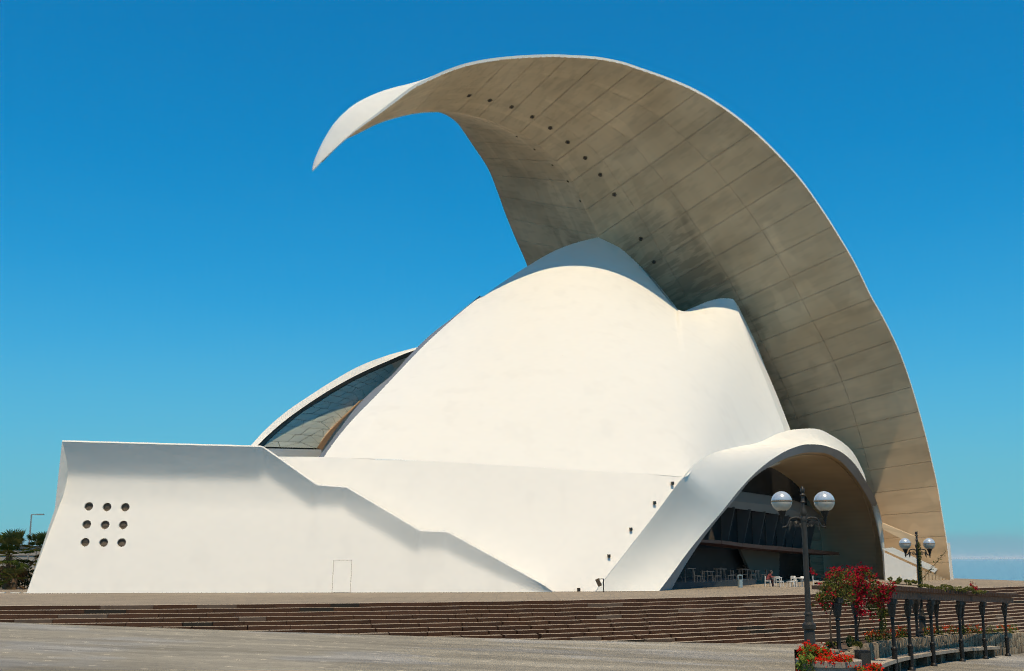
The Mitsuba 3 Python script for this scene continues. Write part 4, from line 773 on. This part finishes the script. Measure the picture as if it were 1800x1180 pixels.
bush('climbing_vine', 'green climber hanging round the third rear pergola post', 'plant',
     [blob(1548, 1075, 46.5, 8, 0.3, 0.0, 16), blob(1552, 1095, 46.5, 6, 0.2, 0.0, 16), blob(1545, 1118, 46.5, 5, 0.12, 0.0, 12), blob(1560, 1078, 46.5, 7, 0.18, 0, 6), blob(1540, 1060, 46, 8, 0.2, 0)], 900, 0, [('leaf_olive', 0.6), ('leaf_green', 0.4)], 'bract_red', 0.085, 0.08,
     stems=[([b2.tolist() + [gz(*b2) + 0.95], at(1546, 1105, 46.4), at(1550, 1070, 46.4)], 0.03)])
bl = []
for px in np.linspace(1565, 1725, 26): bl.append(blob(px + rng.normal(0, 2), 1025 + 0.09 * (px - 1570) + rng.normal(0, 2.5) - (6 if px < 1610 else 0), 44 + (px - 1565) * 0.075, rng.uniform(3, 8), 0.045, 0.0, rng.uniform(2, 5)))
bush('climbing_vine', 'thin green vine trailing along the top of the pergola roof', 'plant', bl, 1700, 0, [('leaf_olive', 0.65), ('leaf_green', 0.35)], 'bract_red', 0.09, 0.08,
     stems=[([at(px, 1026 + 0.09 * (px - 1570), 44 + (px - 1565) * 0.075) for px in (1560, 1600, 1640, 1680, 1725)], 0.02)])
bl = [blob(1714, 1034, 56, 5, 0.2, 0.7, 3), blob(1708, 1030, 56, 3, 0.2, 0.2)]
bush('climbing_vine', 'small sprig with red flowers on the right part of the pergola roof', 'plant', bl, 80, 110, [('leaf_olive', 1.0)], 'bract_red', 0.09, 0.09)
lx = 57.2
bl = [blob(1612 + 3.5 + 0.058 * (y_ - 965), y_, lx, 3.2, 0.07, 0.0, 5) for y_ in np.linspace(958, 1030, 14)]
bush('climbing_vine', 'leafy vine twining up the pole of the far street lamp', 'plant', bl, 700, 0, [('leaf_dark', 0.6), ('leaf_olive', 0.4)], 'bract_red', 0.08, 0.08)
sp_ = np.array([at(px, py, lx + 0.3) for px, py in ((1617, 1022), (1628, 1010), (1640, 996), (1650, 984), (1657, 976), (1662, 970))])
k = thing('vine_shoot', 'long thin leafy shoot reaching up to the right of the far lamp pole', 'plant')
add('stem', tube(resample(sp_, 16), 0.012, 5), 'stem', k)
add('leaves', leaves(resample(sp_, 60) + rng.normal(0, 0.045, (60, 3)), 0.10), 'leaf_dark', k, kind='stuff')
# flowers along the wall
spots = [(1540, 1126, 0.8, 14), (1562, 1122, 0.7, 12), (1585, 1117, 0.9, 12), (1597, 1113, 0.7, 9), (1655, 1111, 0.9, 14), (1683, 1108, 1.0, 12), (1722, 1106, 1.0, 12), (1748, 1108, 0.1, 14), (1775, 1109, 0.7, 14), (1640, 1114, 0.3, 10), (1705, 1111, 0.3, 10), (1792, 1110, 0.1, 9)]
where = ['first from the left', 'second from the left', 'third from the left', 'fourth from the left', '', '', '', '', '', '', '', '']
lab = ['red geranium on the planter wall just right of the rubble end', 'red geranium by the third rear pergola post', 'small red geranium with pale stalks left of the far lamp pole', 'red geranium against the far lamp pole on the planter wall',
       'red geranium on the wall near the fifth rear post', 'bright red geranium left of the fourth front post top of wall', 'tall red geranium left of the fifth front pergola post', 'green leafy clump without flowers on the right stretch of wall', 'red geranium behind the rightmost pergola post', 'low mostly green geranium right of the far lamp pole', 'low geranium behind the fourth front pergola post', 'green tuft at the far right end of the planter wall']
for (px, py, fw, rp), lb in zip(spots, lab):
    yv = min(np.linspace(37.6, 70, 600), key=lambda t: abs(900 + 2085.0 * wall_at(t, -0.45)[0][0] / wall_at(t, -0.45)[0][1] - px))
    c = wall_at(yv, -0.45)[0]; s = yv / 2085.0; z0 = gz(*c) + 1.02
    bl = [(np.array([c[0], c[1], z0 + 0.14]), np.array([rp * s, 0.35, 0.2]), 0.7, 0.0), (np.array([c[0], c[1], z0 + 0.36]), np.array([rp * s * 0.9, 0.3, 0.16]), 0.3, 1.0)]
    bush('geranium', lb, 'plant', bl, 260, int(110 * fw), [('leaf_green', 0.6), ('leaf_olive', 0.4)], 'petal_orange', 0.085, 0.065)
pe = np.array([10.9, 38.8])
bush('succulent', 'low green shrubs at the foot of the leftmost pergola post', 'plant', [blob(1461, 1133, 38.2, 10, 0.4, 0, 6), blob(1494, 1128, 39.0, 7, 0.3, 0, 11), blob(1508, 1134, 39.5, 9, 0.3, 0, 6)], 420, 0, [('leaf_olive', 0.6), ('leaf_dark', 0.4)], 'petal_red', 0.10, 0.07)
# geraniums of the round planter
gs = [((1420, 1148), 15, 0.8, 'tall geranium with orange red flowers at the left back of the round planter'), ((1446, 1152), 13, 0.8, 'geranium with red flowers in front of the rubble planter end'), ((1418, 1166), 16, 0.25, 'leafy green geranium at the left rim of the round planter'), ((1452, 1170), 16, 1.6, 'red flowered geranium in the middle of the round planter'), ((1480, 1168), 15, 1.7, 'bright red geranium at the right of the round planter'), ((1506, 1184), 12, 1.0, 'red geranium low at the bottom edge by the bench'), ((1536, 1176), 7, 0.9, 'single orange geranium below the bench slab')]
for (px, py), rp, fw, lb in gs:
    Yw = 31.6 if py < 1160 else 30.9
    s = Yw / 2085
    c = at(px, py, Yw)
    bl = [(c + [0, 0, -0.06], np.array([rp * s * 1.15, 0.32, rp * s * 0.95]), 1.0, 0.35), (c + [0, -0.15, rp * s * 0.55], np.array([rp * s, 0.3, rp * s * 0.5]), 0.3, 0.65)]
    stem = [([c + [0, 0, 0.0], [c[0] * 0.98 + 0.02 * cx, c[1], zt_ - 0.1 if px < 1500 else c[2] - 0.5]], 0.03)]
    bush('geranium', lb, 'plant', bl, 420, int(300 * fw), [('leaf_bright', 0.6), ('leaf_green', 0.4)], 'petal_red', 0.085, 0.06, stems=stem)

# ---------------------------------------------------------------- far left: palms, street lights, building, kerb
def fan_palm(x, y, h, R, nf, label, dead=8):
    k = thing('palm_tree', label, 'tree')
    add('trunk', tube([(x, y, 0), (x + 0.05, y, h * 0.5), (x, y, h)], [0.26, 0.2, 0.22], 10), 'bark', k, smooth=40)
    groups = {'frond_green': [], 'frond_olive': [], 'frond_dead': []}
    for i in range(nf + dead):
        isd = i >= nf; az = rng.uniform(0, 2 * np.pi); el = rng.uniform(-1.2, -0.7) if isd else rng.uniform(-0.5, 1.35)
        L_ = R * rng.uniform(0.55, 0.8); d = np.array([math.cos(az) * math.cos(el), math.sin(az) * math.cos(el), math.sin(el)])
        base_ = np.array([x, y, h]); tip = base_ + d * L_ + [0, 0, -0.08 * L_]
        side = np.cross(d, [0, 0, 1.0]); side /= np.linalg.norm(side); nn_ = np.cross(side, d)
        ms = [tube([base_, (base_ + tip) / 2 + [0, 0, 0.05], tip], 0.022, 4, cap=False)]
        V, F_ = [], []
        nb = 15
        for b_ in range(nb):
            a = (b_ / (nb - 1) - 0.5) * 3.9; bl_ = R * 0.52 * rng.uniform(0.8, 1.1) * (1 - 0.15 * abs(a))
            dd = d * math.cos(a) + side * math.sin(a) + nn_ * 0.12; dd /= np.linalg.norm(dd)
            wv = np.cross(dd, nn_); wv /= np.linalg.norm(wv); e = tip + dd * bl_ + [0, 0, -0.22 * bl_]; mid = tip + dd * bl_ * 0.5
            o = len(V); V += [tip, mid + wv * 0.045 * R * 0.5, e, mid - wv * 0.045 * R * 0.5]; F_ += [[o, o + 1, o + 2], [o, o + 2, o + 3]]
        ms.append(trimesh.Trimesh(np.array(V), np.array(F_), process=False))
        groups['frond_dead' if isd else ('frond_olive' if rng.random() < 0.35 else 'frond_green')].append(cat(ms))
    for g, ms in groups.items():
        for q, mesh in enumerate(ms): add('frond' if g != 'frond_dead' else 'dead_frond', mesh, g, k)
fan_palm(-38.2, 88.0, 2.5, 2.0, 34, 'fan palm with hanging dead leaves at the left edge of the picture', 14)
fan_palm(-36.6, 90.5, 2.9, 1.7, 26, 'taller fan palm second from the left edge', 6)
fan_palm(-35.2, 88.3, 1.35, 1.35, 26, 'short bushy fan palm next to the white wall', 0)
fan_palm(-36.9, 86.2, 0.8, 1.2, 14, 'low fan palm with a bare brown trunk base in front of the others', 3)
C = np.vstack([in_blob((-37.2 + a, 90.8, 0.7), (1.0, 0.8, 0.9), 500, 0.2) for a in (-3, -1.8, -0.6, 0.6, 1.6)])
kk = thing('hedge', 'dark shrubs filling the shade beneath the palms', 'hedge')
add('leaves', leaves(C, 0.24), 'leaf_dark', kk, kind='stuff')
k = thing('street_light', 'slim grey street light with a single arm in front of the grey building', 'street light')
add('pole', tube([(-43.0, 103, 0), (-43.0, 103, 6.1)], [0.09, 0.055], 10), 'lamp_metal', k, smooth=40)
add('head', cat([box((-42.65, 103, 6.12), (0.7, 0.1, 0.07)), box((-42.2, 103, 6.12), (0.62, 0.22, 0.10))]), 'lamp_metal', k)
k = thing('street_light', 'tiny distant street light with two arms beyond the palms', 'street light')
add('pole', tube([(-107.6, 262, 0), (-107.6, 262, 5.9)], 0.1, 8), 'dark_trim', k)
add('arm', box((-107.6, 262, 5.9), (2.2, 0.16, 0.14)), 'dark_trim', k)
BK = thing('grey_building', 'low grey building with a pale corner column behind the palms', 'building')
bx0, bx1, by0, zt0 = -118.0, -98.0, 265.0, 4.9
add('wall', box(((bx0 + bx1) / 2, by0 + 6, zt0 / 2 - 1), (bx1 - bx0, 12, zt0 + 2)), 'grey_block', BK)
add('parapet', box(((bx0 + bx1) / 2, by0 + 5.9, zt0 + 0.1), (bx1 - bx0 + 0.6, 12.6, 0.22)), 'dark_trim', BK)
add('column', box((-105.4, by0 - 0.6, 2.2), (0.9, 0.9, 5.3)), 'pale_block', BK)
add('string_course', box(((bx0 + bx1) / 2 - 3, by0 - 0.05, 2.9), (13.0, 0.2, 0.12)), 'dark_trim', BK)
for i in range(3):
    for z_ in (1.0, 3.4):
        k = add('window', box((-103.4 + i * 1.9, by0 - 0.05, z_), (1.2, 0.14, 1.1)), 'smoked_glass', BK)
        add('frame', box((-103.4 + i * 1.9, by0 - 0.09, z_ - 0.62), (1.5, 0.2, 0.12)), 'pale_block', k)
for i, (x0, x1) in enumerate(((-36.0, -33.6), (-33.2, -32.6), (-32.35, -31.95))):
    add('kerb_stone', box(((x0 + x1) / 2, 77.3, 0.03), (x1 - x0, 0.25, 0.07)), 'pale_stone', label=['longest white kerb stone at the left edge of the plaza', 'middle white kerb stone left of the wall', 'white kerb stone touching the corner of the white wall'][i], cat='kerb')

# ---------------------------------------------------------------- thin sea air
scene['haze_medium'] = {'type': 'homogeneous', 'albedo': {'type': 'rgb', 'value': [0.95, 0.95, 0.95]}, 'sigma_t': 0.00004}
scene['haze'] = {'type': 'cube', 'to_world': T().translate([0, 1000, 24.5]).scale([41000, 45500, 36.5]), 'bsdf': {'type': 'null'}, 'interior': {'type': 'ref', 'id': 'haze_medium'}}
labels['haze'] = {'kind': 'stuff'}
scene['camera']['medium'] = {'type': 'ref', 'id': 'haze_medium'}
